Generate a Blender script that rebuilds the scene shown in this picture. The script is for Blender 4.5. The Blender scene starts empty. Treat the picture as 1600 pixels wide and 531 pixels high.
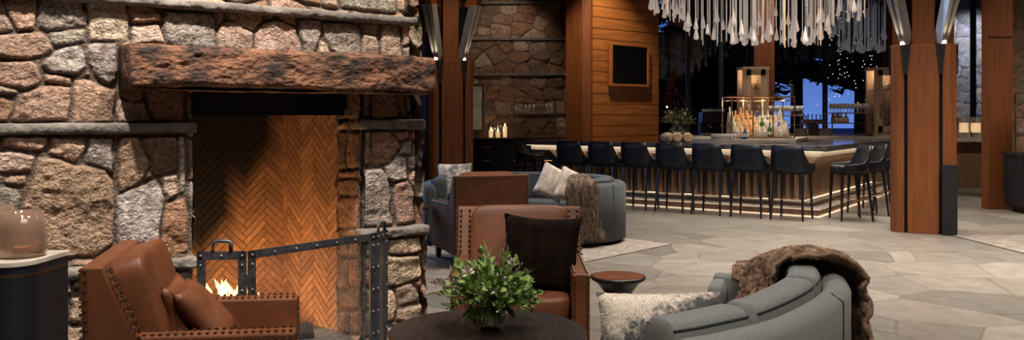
import bpy, bmesh, math, random
import numpy as np
from mathutils import Vector, Matrix
PI = math.pi
C = bpy.context.scene.collection
S = bpy.context.scene
F, HZ, CAMZ = 1350.0, 180.0, 1.5

# ------------------------------------------------------------------ camera, world, lights, exposure
cam = bpy.data.cameras.new('camera'); cam.lens = 36 * F / 1600; cam.sensor_width = 36; cam.shift_y = -(265.5 - HZ) / 1600
cam.clip_end = 400
co = bpy.data.objects.new('camera', cam); C.objects.link(co); co.location = (0, 0, CAMZ); co.rotation_euler = (PI / 2, 0, 0)
S.camera = co
S.view_settings.view_transform = 'Standard'; S.view_settings.look = 'None'
S.view_settings.exposure = 0.0; S.view_settings.gamma = 1.0; S.view_settings.use_curve_mapping = False
try:
    S.cycles.max_bounces = 8; S.cycles.transparent_max_bounces = 24; S.cycles.sample_clamp_indirect = 4.0
    S.cycles.caustics_reflective = False; S.cycles.caustics_refractive = False
except Exception: pass
w = bpy.data.worlds.new('dusk'); S.world = w; w.use_nodes = True
nt = w.node_tree; nt.nodes.clear()
wo = nt.nodes.new('ShaderNodeOutputWorld'); bg = nt.nodes.new('ShaderNodeBackground'); tc = nt.nodes.new('ShaderNodeTexCoord')
sx = nt.nodes.new('ShaderNodeSeparateXYZ'); cr = nt.nodes.new('ShaderNodeValToRGB')
nt.links.new(tc.outputs['Generated'], sx.inputs[0]); nt.links.new(sx.outputs['Z'], cr.inputs[0])
cr.color_ramp.elements[0].position = 0.0; cr.color_ramp.elements[0].color = (0.17, 0.32, 0.78, 1)
cr.color_ramp.elements[1].position = 0.16; cr.color_ramp.elements[1].color = (0.006, 0.012, 0.055, 1)
e = cr.color_ramp.elements.new(0.07); e.color = (0.09, 0.19, 0.56, 1)
nt.links.new(cr.outputs[0], bg.inputs[0]); bg.inputs[1].default_value = 0.9; nt.links.new(bg.outputs[0], wo.inputs[0])

def area(name, loc, size, power, color, direction=(0, 0, -1), spread=None):
    l = bpy.data.lights.new(name, 'AREA'); l.shape = 'DISK'; l.size = size; l.energy = power; l.color = color
    if spread: l.spread = math.radians(spread)
    o = bpy.data.objects.new(name, l); C.objects.link(o); o.location = loc
    o.rotation_euler = Vector(direction).to_track_quat('-Z', 'Y').to_euler(); return o
def spot(name, loc, target, power, color, angle=60, blend=0.6, r=0.05):
    l = bpy.data.lights.new(name, 'SPOT'); l.energy = power; l.color = color; l.spot_size = math.radians(angle); l.spot_blend = blend; l.shadow_soft_size = r
    o = bpy.data.objects.new(name, l); C.objects.link(o); o.location = loc
    o.rotation_euler = (Vector(target) - Vector(loc)).to_track_quat('-Z', 'Y').to_euler(); return o
WARM = (1.0, 0.80, 0.62); NEUT = (1.0, 0.88, 0.76); BLUE = (0.45, 0.62, 1.0)
def Pf(s, off=0.0, t=0.0):            # point on the fireplace face: s along it, off in front of it, t up
    c = -4.866 + off
    return Vector((0.8 * s + 0.6 * c, 0.6 * s - 0.8 * c, t))
# downlights over the fireplace
spot('fireplace_downlight', Pf(0.5, 1.6, 4.6), Pf(0.75, 0, 1.1), 820, NEUT, 66, 0.9, .08)
spot('fireplace_downlight', Pf(2.0, 1.6, 4.6), Pf(2.05, 0, 1.2), 760, NEUT, 62, 0.9, .08)
# general ceiling light
area('ceiling_fill', (0.5, 1.0, 5.3), 3.0, 136, NEUT, spread=105)
area('ceiling_fill', (6.0, 7.5, 5.3), 3.5, 448, NEUT, spread=105)
area('ceiling_fill', (2.0, 8.5, 5.3), 3.0, 208, NEUT, spread=105)
area('ceiling_fill', (4.6, 12.6, 5.3), 3.0, 336, NEUT, spread=105)
area('ceiling_fill', (10.0, 12.0, 5.3), 3.0, 208, NEUT, spread=105)
# seating spots
spot('seating_downlight', (0.5, 3.3, 5.2), (0.1, 4.9, 0.5), 200, NEUT, 50, 0.8)
spot('seating_downlight', (1.6, 2.2, 5.2), (1.2, 4.0, 0.5), 200, NEUT, 50, 0.8)
spot('seating_downlight', (-1.2, 2.2, 5.2), (-1.5, 3.8, 0.6), 45, NEUT, 40, 0.8)
spot('seating_downlight', (0.2, 8.0, 5.2), (0.2, 9.8, 0.5), 200, NEUT, 50, 0.8)
spot('tv_wall_downlight', (2.0, 15.8, 5.2), (2.2, 17.6, 1.6), 620, WARM, 60, 0.8)
spot('pier_downlight', (0.6, 15.6, 5.2), (1.4, 17.2, 1.8), 200, WARM, 40, 0.8)
spot('stone_wall_downlight', (-0.2, 17.1, 5.0), (-0.2, 18.6, 2.2), 130, WARM, 70, 0.8)
spot('back_bar_downlight', (5.5, 16.0, 5.2), (5.0, 15.6, 1.2), 800, NEUT, 55, 0.8)
spot('window_post_downlight', (6.2, 17.5, 5.2), (6.3, 19.4, 2.5), 330, WARM, 75, 0.8)
spot('column_fill', (5.2, 9.0, 5.2), (5.2, 10.7, 1.3), 45, WARM, 45, 0.8)
spot('column_fill', (-.5, 13.0, 5.2), (-1.0, 14.2, 1.2), 320, WARM, 45, 0.8)  # added spot, brightens the left column
spot('window_counter_fill', (10.0, 16.4, 5.2), (9.9, 17.9, .8), 380, WARM, 50, 0.8)  # added unseen spot, lifts the counter along the windows
area('window_skylight', (-3.4, 11.0, 2.4), 2.6, 110, BLUE, (1.0, -0.9, -0.45))

# ------------------------------------------------------------------ materials
M = {}
def mat(name, col, rough=0.6, metal=0.0, col2=None, nscale=8, bump=0.0, bscale=40, stretch=(1, 1, 1), emis=None, estr=0, trans=0, ior=1.45, spec=None, coat=0, detail=4, sheen=0, attr=None, contrast=(0.35, 0.65), rvar=0):
    m = bpy.data.materials.new(name); m.use_nodes = True; n = m.node_tree.nodes; l = m.node_tree.links
    b = n['Principled BSDF']; b.inputs['Base Color'].default_value = (*col, 1); b.inputs['Roughness'].default_value = rough; b.inputs['Metallic'].default_value = metal
    if spec is not None: b.inputs['Specular IOR Level'].default_value = spec
    b.inputs['IOR'].default_value = ior; b.inputs['Transmission Weight'].default_value = trans
    b.inputs['Coat Weight'].default_value = coat; b.inputs['Sheen Weight'].default_value = sheen
    tcn = n.new('ShaderNodeTexCoord'); mp = n.new('ShaderNodeMapping'); l.new(tcn.outputs['Object'], mp.inputs[0]); mp.inputs['Scale'].default_value = stretch
    if col2 is not None or attr:
        nz = n.new('ShaderNodeTexNoise'); nz.inputs['Scale'].default_value = nscale; nz.inputs['Detail'].default_value = detail; nz.inputs['Roughness'].default_value = 0.65
        l.new(mp.outputs[0], nz.inputs[0])
        r = n.new('ShaderNodeValToRGB'); r.color_ramp.elements[0].position = contrast[0]; r.color_ramp.elements[1].position = contrast[1]
        l.new(nz.outputs['Fac'], r.inputs[0])
        if attr:
            at = n.new('ShaderNodeAttribute'); at.attribute_name = attr
            mx = n.new('ShaderNodeMix'); mx.data_type = 'RGBA'; mx.blend_type = 'MULTIPLY'; mx.inputs[0].default_value = 1
            r.color_ramp.elements[0].color = (*col, 1); r.color_ramp.elements[1].color = (*col2, 1)
            l.new(at.outputs['Color'], mx.inputs[6]); l.new(r.outputs[0], mx.inputs[7]); l.new(mx.outputs[2], b.inputs['Base Color'])
        else:
            r.color_ramp.elements[0].color = (*col, 1); r.color_ramp.elements[1].color = (*col2, 1)
            l.new(r.outputs[0], b.inputs['Base Color'])
    if bump:
        bn = n.new('ShaderNodeTexNoise'); bn.inputs['Scale'].default_value = bscale; bn.inputs['Detail'].default_value = 6
        l.new(mp.outputs[0], bn.inputs[0]); bp = n.new('ShaderNodeBump'); bp.inputs['Strength'].default_value = bump; bp.inputs['Distance'].default_value = 0.02
        l.new(bn.outputs['Fac'], bp.inputs['Height']); l.new(bp.outputs[0], b.inputs['Normal'])
    if emis: b.inputs['Emission Color'].default_value = (*emis, 1); b.inputs['Emission Strength'].default_value = estr
    M[name] = m; return m
mat('stone', (0.50, 0.47, 0.45), 0.9, col2=(1.18, 1.16, 1.14), nscale=42, bump=0.9, bscale=75, attr='Col', spec=0.2, detail=8)
mat('ledge', (0.12, 0.11, 0.10), 0.85, col2=(0.23, 0.205, 0.185), nscale=11, bump=0.8, bscale=30, stretch=(1, 1, 1))
mat('mantel', (0.022, 0.013, 0.010), 0.85, col2=(0.27, 0.125, 0.07), nscale=6.5, bump=1.0, bscale=34, stretch=(1, 1, 1.7), detail=14, contrast=(0.40, 0.68))
mat('leather', (0.085, 0.028, 0.012), 0.46, spec=.35, col2=(0.155, 0.055, 0.024), nscale=5, bump=0.12, bscale=220, contrast=(0.3, 0.7))
mat('leather_dark', (0.10, 0.028, 0.012), 0.45, col2=(0.17, 0.05, 0.02), nscale=5, bump=0.12, bscale=220)
mat('nail', (0.22, 0.15, 0.10), 0.3, 1.0)
mat('black_wood', (0.010, 0.008, 0.008), 0.35, col2=(0.028, 0.02, 0.016), nscale=6, stretch=(8, 1, 1))
mat('rust_top', (0.09, 0.03, 0.015), 0.3, col2=(0.2, 0.075, 0.03), nscale=5)
mat('cedar', (0.115, 0.032, 0.006), 0.55, col2=(0.175, 0.052, 0.010), nscale=3, stretch=(7, 7, 0.5), bump=0.08, bscale=30)
mat('cedar_plank', (0.22, 0.072, 0.015), 0.45, col2=(0.36, 0.135, 0.03), nscale=2.5, stretch=(0.6, 0.6, 7), bump=0.08, bscale=30)
mat('walnut', (0.18, 0.105, 0.065), 0.45, col2=(0.34, 0.21, 0.135), nscale=3, stretch=(8, 8, 0.6))
mat('walnut_dark', (0.05, 0.028, 0.017), 0.5, col2=(0.09, 0.052, 0.032), nscale=3, stretch=(8, 8, 0.6))
mat('rib_wood', (0.26, 0.165, 0.11), 0.32, col2=(0.40, 0.27, 0.18), nscale=3, stretch=(8, 8, 0.6))
mat('pale_wood', (0.42, 0.29, 0.20), 0.5, col2=(0.58, 0.42, 0.29), nscale=4, stretch=(6, 6, .6))
mat('steel_dark', (0.007, 0.008, 0.011), 0.5, 0.3, col2=(0.015, 0.016, 0.02), nscale=6)
mat('steel_plate', (0.10, 0.10, 0.11), 0.42, 0.8, col2=(0.17, 0.165, 0.17), nscale=4)
mat('iron', (0.05, 0.055, 0.065), 0.5, 0.7, col2=(0.11, 0.115, 0.13), nscale=20, bump=0.2, bscale=60)
mat('channel', (0.42, 0.40, 0.38), 0.38, 0.85, col2=(0.6, 0.57, 0.53), nscale=5, stretch=(1, 1, .3))
mat('stool_leather', (0.004, 0.005, 0.010), 0.42, spec=.4, col2=(0.007, 0.009, 0.015), nscale=6, bump=0.05, bscale=200)
mat('stool_leg', (0.008, 0.008, 0.011), 0.35)
mat('brass', (0.55, 0.36, 0.22), 0.28, 1.0)
mat('bronze', (0.12, 0.08, 0.05), 0.45, .9)
mat('navy_cab', (0.004, 0.005, 0.009), 0.5, col2=(0.008, 0.009, 0.015), nscale=3)
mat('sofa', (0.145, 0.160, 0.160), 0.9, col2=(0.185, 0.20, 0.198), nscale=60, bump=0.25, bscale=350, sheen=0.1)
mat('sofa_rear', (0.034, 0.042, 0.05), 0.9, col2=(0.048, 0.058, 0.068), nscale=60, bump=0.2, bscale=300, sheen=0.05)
mat('piping', (0.025, 0.03, 0.035), 0.8)
mat('marble', (0.36, 0.32, 0.27), 0.25, col2=(0.62, 0.58, 0.52), nscale=5, detail=8)
mat('counter_stone', (0.05, 0.05, 0.052), 0.14, col2=(0.16, 0.155, 0.15), nscale=7, coat=0.4)
mat('white_stone', (0.55, 0.5, 0.44), 0.3, col2=(0.72, 0.66, 0.58), nscale=4)
mat('tv', (0.002, 0.002, 0.002), 0.35, spec=.15)
mat('leaf', (0.10, 0.19, 0.035), 0.5, col2=(0.32, 0.46, 0.14), nscale=25)
mat('leaf_dark', (0.05, 0.09, 0.03), 0.6, col2=(0.20, 0.27, 0.11), nscale=15)
mat('twig', (0.10, 0.07, 0.05), 0.8, col2=(0.3, 0.22, 0.17), nscale=20)
mat('dry', (0.32, 0.25, 0.2), 0.8, col2=(0.5, 0.42, 0.36), nscale=20)
mat('bloom', (0.5, 0.45, 0.42), 0.7, col2=(0.7, 0.62, 0.58), nscale=20)
mat('log', (0.01, 0.009, 0.008), 0.9, col2=(0.07, 0.05, 0.04), nscale=12, bump=0.8, bscale=30)
mat('ash', (0.06, 0.055, 0.05), 0.95, col2=(0.17, 0.15, 0.14), nscale=20, bump=0.6, bscale=40)
mat('flame', (1, 0.5, 0.15), 0.9, emis=(1.0, 0.52, 0.16), estr=11)
def flame_mat():
    m = bpy.data.materials.new('flame'); m.use_nodes = True; n = m.node_tree.nodes; l = m.node_tree.links; n.clear()
    o = n.new('ShaderNodeOutputMaterial'); e = n.new('ShaderNodeEmission'); e.inputs[0].default_value = (1, .55, .18, 1); e.inputs[1].default_value = 9
    t = n.new('ShaderNodeBsdfTransparent'); w_ = n.new('ShaderNodeLayerWeight'); w_.inputs[0].default_value = .5; mr = n.new('ShaderNodeMapRange'); mr.inputs[1].default_value = .05; mr.inputs[2].default_value = .75; mr.inputs[3].default_value = .45; mr.inputs[4].default_value = 1.0
    l.new(w_.outputs['Facing'], mr.inputs[0]); x = n.new('ShaderNodeMixShader'); l.new(mr.outputs[0], x.inputs[0]); l.new(e.outputs[0], x.inputs[1]); l.new(t.outputs[0], x.inputs[2]); l.new(x.outputs[0], o.inputs[0]); M['flame'] = m
flame_mat()
mat('candle', (0.85, 0.75, 0.6), 0.5, emis=(1.0, 0.62, 0.3), estr=1.2)
mat('wick_flame', (1, 0.7, 0.3), 0.5, emis=(1.0, 0.7, 0.35), estr=22)
mat('led', (1, 0.85, 0.65), 0.5, emis=(1.0, 0.78, 0.55), estr=5.0)
mat('led_dim', (1, 0.85, 0.65), 0.5, emis=(1.0, 0.74, 0.50), estr=0.65)
mat('led_step', (1, 0.85, 0.65), 0.5, emis=(1.0, 0.74, 0.50), estr=1.9)
mat('lamp_glow', (1, 0.8, 0.6), 0.5, emis=(1.0, 0.80, 0.55), estr=9)
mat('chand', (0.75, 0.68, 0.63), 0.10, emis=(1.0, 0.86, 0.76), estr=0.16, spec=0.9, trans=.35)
mat('chand_refl', (0.4, 0.4, 0.4), 0.12, emis=(0.8, 0.85, 1.0), estr=0.05, spec=0.8)
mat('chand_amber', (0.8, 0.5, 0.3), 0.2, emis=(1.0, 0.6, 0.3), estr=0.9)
mat('fairy', (1, 1, 1), 0.5, emis=(1.0, 0.85, 0.7), estr=1.6)
mat('snow', (0.55, 0.62, 0.8), 0.9, col2=(0.75, 0.8, 0.92), nscale=1)
mat('tree', (0.004, 0.006, 0.008), 0.9, col2=(0.012, 0.015, 0.016), nscale=4)
mat('amber', (0.70, 0.30, 0.09), 0.15, col2=(0.85, 0.50, 0.22), nscale=30)
mat('clear_bottle', (0.62, 0.60, 0.55), 0.12, col2=(0.8, 0.75, 0.68), nscale=20)
mat('blue_bottle', (0.02, 0.06, 0.35), 0.12)
mat('green_bottle', (0.03, 0.12, 0.04), 0.12)
mat('label', (0.75, 0.68, 0.55), 0.6)
mat('cap', (0.04, 0.03, 0.03), 0.4)
mat('glassware', (0.65, 0.64, 0.62), 0.08, spec=0.9)
mat('oak', (0.42, 0.30, 0.19), 0.6, col2=(0.62, 0.48, 0.34), nscale=5, stretch=(1, 6, 6))
mat('oak_end', (0.40, 0.24, 0.12), 0.6, col2=(0.55, 0.35, 0.2), nscale=6)
mat('chrome', (0.6, 0.6, 0.6), 0.15, 1.0)
mat('machine', (0.01, 0.011, 0.014), 0.25, 0.3)
mat('plaster', (0.22, 0.17, 0.13), 0.9)
mat('ceiling_wood', (0.20, 0.10, 0.05), 0.7, col2=(0.28, 0.15, 0.075), nscale=2, stretch=(0.5, 6, 1))
mat('art', (0.28, 0.30, 0.31), 0.6, col2=(0.55, 0.55, 0.54), nscale=4, detail=6)
mat('window_frame', (0.012, 0.013, 0.018), 0.5)
mat('fur_brown', (0.06, 0.035, 0.023), 0.85, col2=(0.42, 0.28, 0.19), nscale=20, stretch=(1, 1, 1), spec=.1, detail=6, bump=0.5, bscale=90)
mat('fur_rear', (0.012, 0.006, 0.004), 0.95, col2=(0.20, 0.13, 0.085), nscale=22, stretch=(1.5, 1.5, 0.35), sheen=0.2)
mat('fur_black', (0.004, 0.0025, 0.0022), 1.0, col2=(0.012, 0.007, 0.005), nscale=10, spec=0.05, bump=0.4, bscale=120)
mat('cushion_marl', (0.13, 0.13, 0.14), 0.95, col2=(0.62, 0.57, 0.50), nscale=9, detail=7, bump=0.4, bscale=120, contrast=(0.40, 0.56))
mat('cushion_cream', (0.30, 0.26, 0.22), 0.95, col2=(0.66, 0.58, 0.49), nscale=11, detail=7, bump=0.5, bscale=90)

def glass(name, tint=(1, 1, 1), refl=0.12, rough=0.02, haze=0.0, hazecol=(0.5, 0.5, 0.5)):
    m = bpy.data.materials.new(name); m.use_nodes = True; n = m.node_tree.nodes; l = m.node_tree.links; n.clear()
    o = n.new('ShaderNodeOutputMaterial'); t = n.new('ShaderNodeBsdfTransparent'); t.inputs[0].default_value = (*tint, 1)
    g = n.new('ShaderNodeBsdfGlossy'); g.inputs['Roughness'].default_value = rough
    lw = n.new('ShaderNodeLayerWeight'); lw.inputs[0].default_value = 0.35
    mr = n.new('ShaderNodeMapRange'); mr.inputs[3].default_value = refl; mr.inputs[4].default_value = min(1, refl + 0.6); l.new(lw.outputs['Facing'], mr.inputs[0])
    mx = n.new('ShaderNodeMixShader'); l.new(mr.outputs[0], mx.inputs[0]); l.new(t.outputs[0], mx.inputs[1]); l.new(g.outputs[0], mx.inputs[2])
    last = mx
    if haze:
        d = n.new('ShaderNodeBsdfDiffuse'); d.inputs[0].default_value = (*hazecol, 1)
        m2 = n.new('ShaderNodeMixShader'); m2.inputs[0].default_value = haze; l.new(mx.outputs[0], m2.inputs[1]); l.new(d.outputs[0], m2.inputs[2]); last = m2
    l.new(last.outputs[0], o.inputs[0]); M[name] = m
glass('pane', (0.9, 0.93, 1.0), 0.02)
[x for x in M['pane'].node_tree.nodes if x.type == 'MAP_RANGE'][0].inputs[4].default_value = .35
glass('clear', (0.95, 0.95, 0.95), 0.10)
glass('vase', (0.88, 0.88, 0.87), 0.22, haze=0.10)
glass('smoked', (0.78, 0.62, 0.52), 0.04, haze=0.26, hazecol=(0.45, 0.33, 0.26))
glass('mesh_screen', (0.78, 0.77, 0.76), 0.0, 0.5, haze=0.16, hazecol=(0.06, 0.06, 0.065))
_m = M['mesh_screen']; _n = _m.node_tree.nodes; _l = _m.node_tree.links
_lw = _n.new('ShaderNodeLayerWeight'); _lw.inputs[0].default_value = 0.5; _mr = _n.new('ShaderNodeMapRange'); _mr.inputs[1].default_value = .35; _mr.inputs[2].default_value = .85; _mr.inputs[3].default_value = .16; _mr.inputs[4].default_value = .95
_l.new(_lw.outputs['Facing'], _mr.inputs[0]); _hm = [x for x in _n if x.type == 'MIX_SHADER' and not x.inputs[0].is_linked][0]; _l.new(_mr.outputs[0], _hm.inputs[0])

# fire brick (herringbone laid in code as geometry; colour per brick) and smoke stain with shade in the colour
def soot_shade_mat():
    m = mat('firebrick', (0.75, 0.72, 0.7), 0.85, col2=(1.1, 1.08, 1.05), nscale=30, bump=0.3, bscale=60, attr='Col')
soot_shade_mat()

def floor_mat():
    m = bpy.data.materials.new('slate_floor'); m.use_nodes = True; n = m.node_tree.nodes; l = m.node_tree.links; b = n['Principled BSDF']
    tcn = n.new('ShaderNodeTexCoord'); wn = n.new('ShaderNodeTexNoise'); wn.inputs['Scale'].default_value = 0.9; wn.inputs['Detail'].default_value = 2
    l.new(tcn.outputs['Object'], wn.inputs[0])
    mx = n.new('ShaderNodeMix'); mx.data_type = 'RGBA'; mx.blend_type = 'LINEAR_LIGHT'; mx.inputs[0].default_value = 0.04
    l.new(tcn.outputs['Object'], mx.inputs[6]); l.new(wn.outputs['Color'], mx.inputs[7])
    v = n.new('ShaderNodeTexVoronoi'); v.inputs['Scale'].default_value = 1.35; v.inputs['Randomness'].default_value = 0.85; l.new(mx.outputs[2], v.inputs[0])
    ve = n.new('ShaderNodeTexVoronoi'); ve.feature = 'DISTANCE_TO_EDGE'; ve.inputs['Scale'].default_value = 1.35; ve.inputs['Randomness'].default_value = 0.85; l.new(mx.outputs[2], ve.inputs[0])
    sp = n.new('ShaderNodeSeparateColor'); l.new(v.outputs['Color'], sp.inputs[0])
    r = n.new('ShaderNodeValToRGB'); cs = [(0, (0.115, 0.105, 0.092)), (0.3, (0.185, 0.165, 0.14)), (0.55, (0.135, 0.126, 0.112)), (0.8, (0.215, 0.193, 0.165)), (1, (0.16, 0.145, 0.125))]
    r.color_ramp.elements[0].color = (*cs[0][1], 1); r.color_ramp.elements[1].color = (*cs[-1][1], 1)
    for p, c in cs[1:-1]: q = r.color_ramp.elements.new(p); q.color = (*c, 1)
    l.new(sp.outputs[0], r.inputs[0])
    nz = n.new('ShaderNodeTexNoise'); nz.inputs['Scale'].default_value = 5; nz.inputs['Detail'].default_value = 9; nz.inputs['Roughness'].default_value = 0.7; l.new(tcn.outputs['Object'], nz.inputs[0])
    nr = n.new('ShaderNodeMapRange'); nr.inputs[1].default_value = 0.3; nr.inputs[2].default_value = 0.7; nr.inputs[3].default_value = 0.84; nr.inputs[4].default_value = 1.16; l.new(nz.outputs[0], nr.inputs[0])
    m1 = n.new('ShaderNodeVectorMath'); m1.operation = 'SCALE'; l.new(r.outputs[0], m1.inputs[0]); l.new(nr.outputs[0], m1.inputs['Scale'])
    er = n.new('ShaderNodeMapRange'); er.inputs[1].default_value = 0.0; er.inputs[2].default_value = 0.016; er.inputs[3].default_value = 0.62; er.inputs[4].default_value = 1.0; l.new(ve.outputs['Distance'], er.inputs[0])
    m2 = n.new('ShaderNodeVectorMath'); m2.operation = 'SCALE'; l.new(m1.outputs[0], m2.inputs[0]); l.new(er.outputs[0], m2.inputs['Scale'])
    l.new(m2.outputs[0], b.inputs['Base Color'])
    rr = n.new('ShaderNodeMapRange'); rr.inputs[3].default_value = 0.22; rr.inputs[4].default_value = 0.46; l.new(nz.outputs[0], rr.inputs[0]); l.new(rr.outputs[0], b.inputs['Roughness'])
    bp = n.new('ShaderNodeBump'); bp.inputs['Strength'].default_value = 0.25; bp.inputs['Distance'].default_value = 0.01; l.new(nz.outputs[0], bp.inputs['Height'])
    bp2 = n.new('ShaderNodeBump'); bp2.inputs['Strength'].default_value = 0.5; bp2.inputs['Distance'].default_value = 0.004; l.new(er.outputs[0], bp2.inputs['Height']); l.new(bp.outputs[0], bp2.inputs['Normal']); l.new(bp2.outputs[0], b.inputs['Normal'])
    M['slate_floor'] = m
floor_mat()
def rug_mat(name, c1, c2, scale=3):
    m = mat(name, c1, 0.95, col2=c2, nscale=scale, stretch=(1, 6, 1), bump=0.5, bscale=80, detail=8, contrast=(0.42, 0.58))
rug_mat('rug_grey', (0.15, 0.13, 0.112), (0.27, 0.235, 0.20), 6)
rug_mat('rug_pattern', (0.14, 0.12, 0.105), (0.26, 0.225, 0.19), 5)

# ------------------------------------------------------------------ helpers
def tag(o, label=None, cat=None, group=None, kind=None):
    if label: o['label'] = label
    if cat: o['category'] = cat
    if group: o['group'] = group
    if kind: o['kind'] = kind
    return o
def thing(name, label, cat, loc=(0, 0, 0), rz=0, group=None):
    o = bpy.data.objects.new(name, None); C.objects.link(o); o.location = loc; o.rotation_euler = (0, 0, rz); o.empty_display_size = 0.1
    return tag(o, label, cat, group)
KIDS = {}
class MB:
    def __init__(s): s.bm = bmesh.new(); s.T = Matrix()
    def _v(s, pts): return [s.bm.verts.new(s.T @ Vector(p)) for p in pts]
    def face(s, pts):
        try: return s.bm.faces.new(s._v(pts))
        except Exception: return None
    def grid(s, rows, closeu=False, closev=False, cap=False):
        vs = [s._v(r) for r in rows]; nr = len(vs); nc = len(vs[0])
        for i in range(nr if closev else nr - 1):
            for j in range(nc if closeu else nc - 1):
                a, b, c, d = vs[i][j], vs[i][(j + 1) % nc], vs[(i + 1) % nr][(j + 1) % nc], vs[(i + 1) % nr][j]
                try: s.bm.faces.new((a, b, c, d))
                except Exception: pass
        if cap:
            for r in (list(reversed(vs[0])), vs[-1]):
                try: s.bm.faces.new(r)
                except Exception: pass
        return s
    def box(s, x0, x1, y0, y1, z0, z1):
        return s.grid([[(x0, y0, z), (x1, y0, z), (x1, y1, z), (x0, y1, z)] for z in (z0, z1)], closeu=True, cap=True)
    def prism(s, poly, z0, z1):
        return s.grid([[(x, y, z) for x, y in poly] for z in (z0, z1)], closeu=True, cap=True)
    def prof(s, poly, x0, x1):          # poly in (y,z), extruded along x
        return s.grid([[(x, y, z) for y, z in poly] for x in (x0, x1)], closeu=True, cap=True)
    def hexa(s, a, b):                  # two quads
        return s.grid([a, b], closeu=True, cap=True)
    def lathe(s, pr, n=24, c=(0, 0, 0), cap=True):
        return s.grid([[(c[0] + r * math.cos(2 * PI * k / n), c[1] + r * math.sin(2 * PI * k / n), c[2] + z) for k in range(n)] for r, z in pr], closeu=True, cap=cap)
    def tube(s, pts, r, n=8, r2=None):
        pts = [Vector(p) for p in pts]; rows = []
        for i, p in enumerate(pts):
            d = (pts[min(i + 1, len(pts) - 1)] - pts[max(i - 1, 0)]).normalized()
            u = d.cross(Vector((0, 0, 1)));
            if u.length < 0.05: u = d.cross(Vector((1, 0, 0)))
            u.normalize(); v = d.cross(u); rr = r if r2 is None else r + (r2 - r) * i / (len(pts) - 1)
            rows.append([p + u * rr * math.cos(2 * PI * k / n) + v * rr * math.sin(2 * PI * k / n) for k in range(n)])
        return s.grid(rows, closeu=True, cap=True)
    def bar(s, a, b, w, h, up=(0, 0, 1)):   # rectangular bar from a to b
        a, b = Vector(a), Vector(b); d = (b - a).normalized(); u = d.cross(Vector(up)).normalized() * w / 2; v = u.cross(d).normalized() * h / 2
        return s.grid([[p + u + v, p - u + v, p - u - v, p + u - v] for p in (a, b)], closeu=True, cap=True)
    def ball(s, c, r, sx=1, sy=1, sz=1, n=10, m=6):
        c = Vector(c); rows = []
        for i in range(m + 1):
            t = PI * i / m; rr = max(math.sin(t), 1e-3) * r
            rows.append([(c.x + sx * rr * math.cos(2 * PI * k / n), c.y + sy * rr * math.sin(2 * PI * k / n), c.z - sz * r * math.cos(t)) for k in range(n)])
        return s.grid(rows, closeu=True, cap=True)
    def build(s, name, m, parent=None, smooth=False, bevel=0, seg=2, sub=0, auto=None):
        bmesh.ops.remove_doubles(s.bm, verts=s.bm.verts, dist=1e-5) if auto else None
        bmesh.ops.recalc_face_normals(s.bm, faces=s.bm.faces)
        me = bpy.data.meshes.new(name); s.bm.to_mesh(me); s.bm.free(); me.materials.append(M[m] if isinstance(m, str) else m)
        o = bpy.data.objects.new(name, me); C.objects.link(o)
        if smooth: me.polygons.foreach_set('use_smooth', [True] * len(me.polygons))
        if parent: o.parent = parent; KIDS.setdefault(parent.name, []).append(o)
        if bevel:
            b = o.modifiers.new('bevel', 'BEVEL'); b.width = bevel; b.segments = seg; b.limit_method = 'ANGLE'; b.angle_limit = math.radians(40)
        if sub: q = o.modifiers.new('sub', 'SUBSURF'); q.levels = sub; q.render_levels = sub
        return o
def copy_tree(o, parent=None, loc=None, rz=None, label=None):
    c = o.copy(); C.objects.link(c)
    if parent: c.parent = parent
    if loc is not None: c.location = loc
    if rz is not None: c.rotation_euler = (0, 0, rz)
    if label: c['label'] = label
    ks = KIDS.get(o.name, [])
    for k in ks: KIDS.setdefault(c.name, []).append(copy_tree(k, c))
    return c
def W(px, py, z):                       # where pixel px,py of the frame meets depth z
    return Vector(((px - 800) / F * z, z, CAMZ - (py - HZ) / F * z))
def struct(name, mb, m, **k): o = mb.build(name, m, **k); o['kind'] = 'structure'; return o
RNG = np.random.default_rng(5)
def vnoise(x, y, seed=0):
    xi = np.floor(x).astype(int); yi = np.floor(y).astype(int); xf = x - xi; yf = y - yi
    def h(a, b):
        v = np.sin(a * 127.1 + b * 311.7 + seed * 74.7) * 43758.5453; return v - np.floor(v)
    u = xf * xf * (3 - 2 * xf); v = yf * yf * (3 - 2 * yf)
    return (h(xi, yi) * (1 - u) + h(xi + 1, yi) * u) * (1 - v) + (h(xi, yi + 1) * (1 - u) + h(xi + 1, yi + 1) * u) * v * 1.0
def fbm(x, y, seed=0, o=4):
    a = np.zeros_like(x); amp = 0.5
    for k in range(o): a += amp * (vnoise(x, y, seed + k * 13) - 0.5); x = x * 2.03; y = y * 2.03; amp *= 0.55
    return a

# ------------------------------------------------------------------ room
struct('floor', MB().box(-9, 16, -6, 20.4, -0.1, 0), 'slate_floor')
struct('ceiling', MB().box(-9, 16, -6, 20.4, 5.5, 5.6), 'ceiling_wood')
struct('wall_back', MB().box(-9, 16, -6.2, -6, 0, 5.5), 'plaster')
struct('wall_right', MB().box(16, 16.2, -6, 20.4, 0, 5.5), 'plaster')
struct('wall_left', MB().box(-9.2, -9, -6, 20.4, 0, 5.5), 'plaster')

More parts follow.
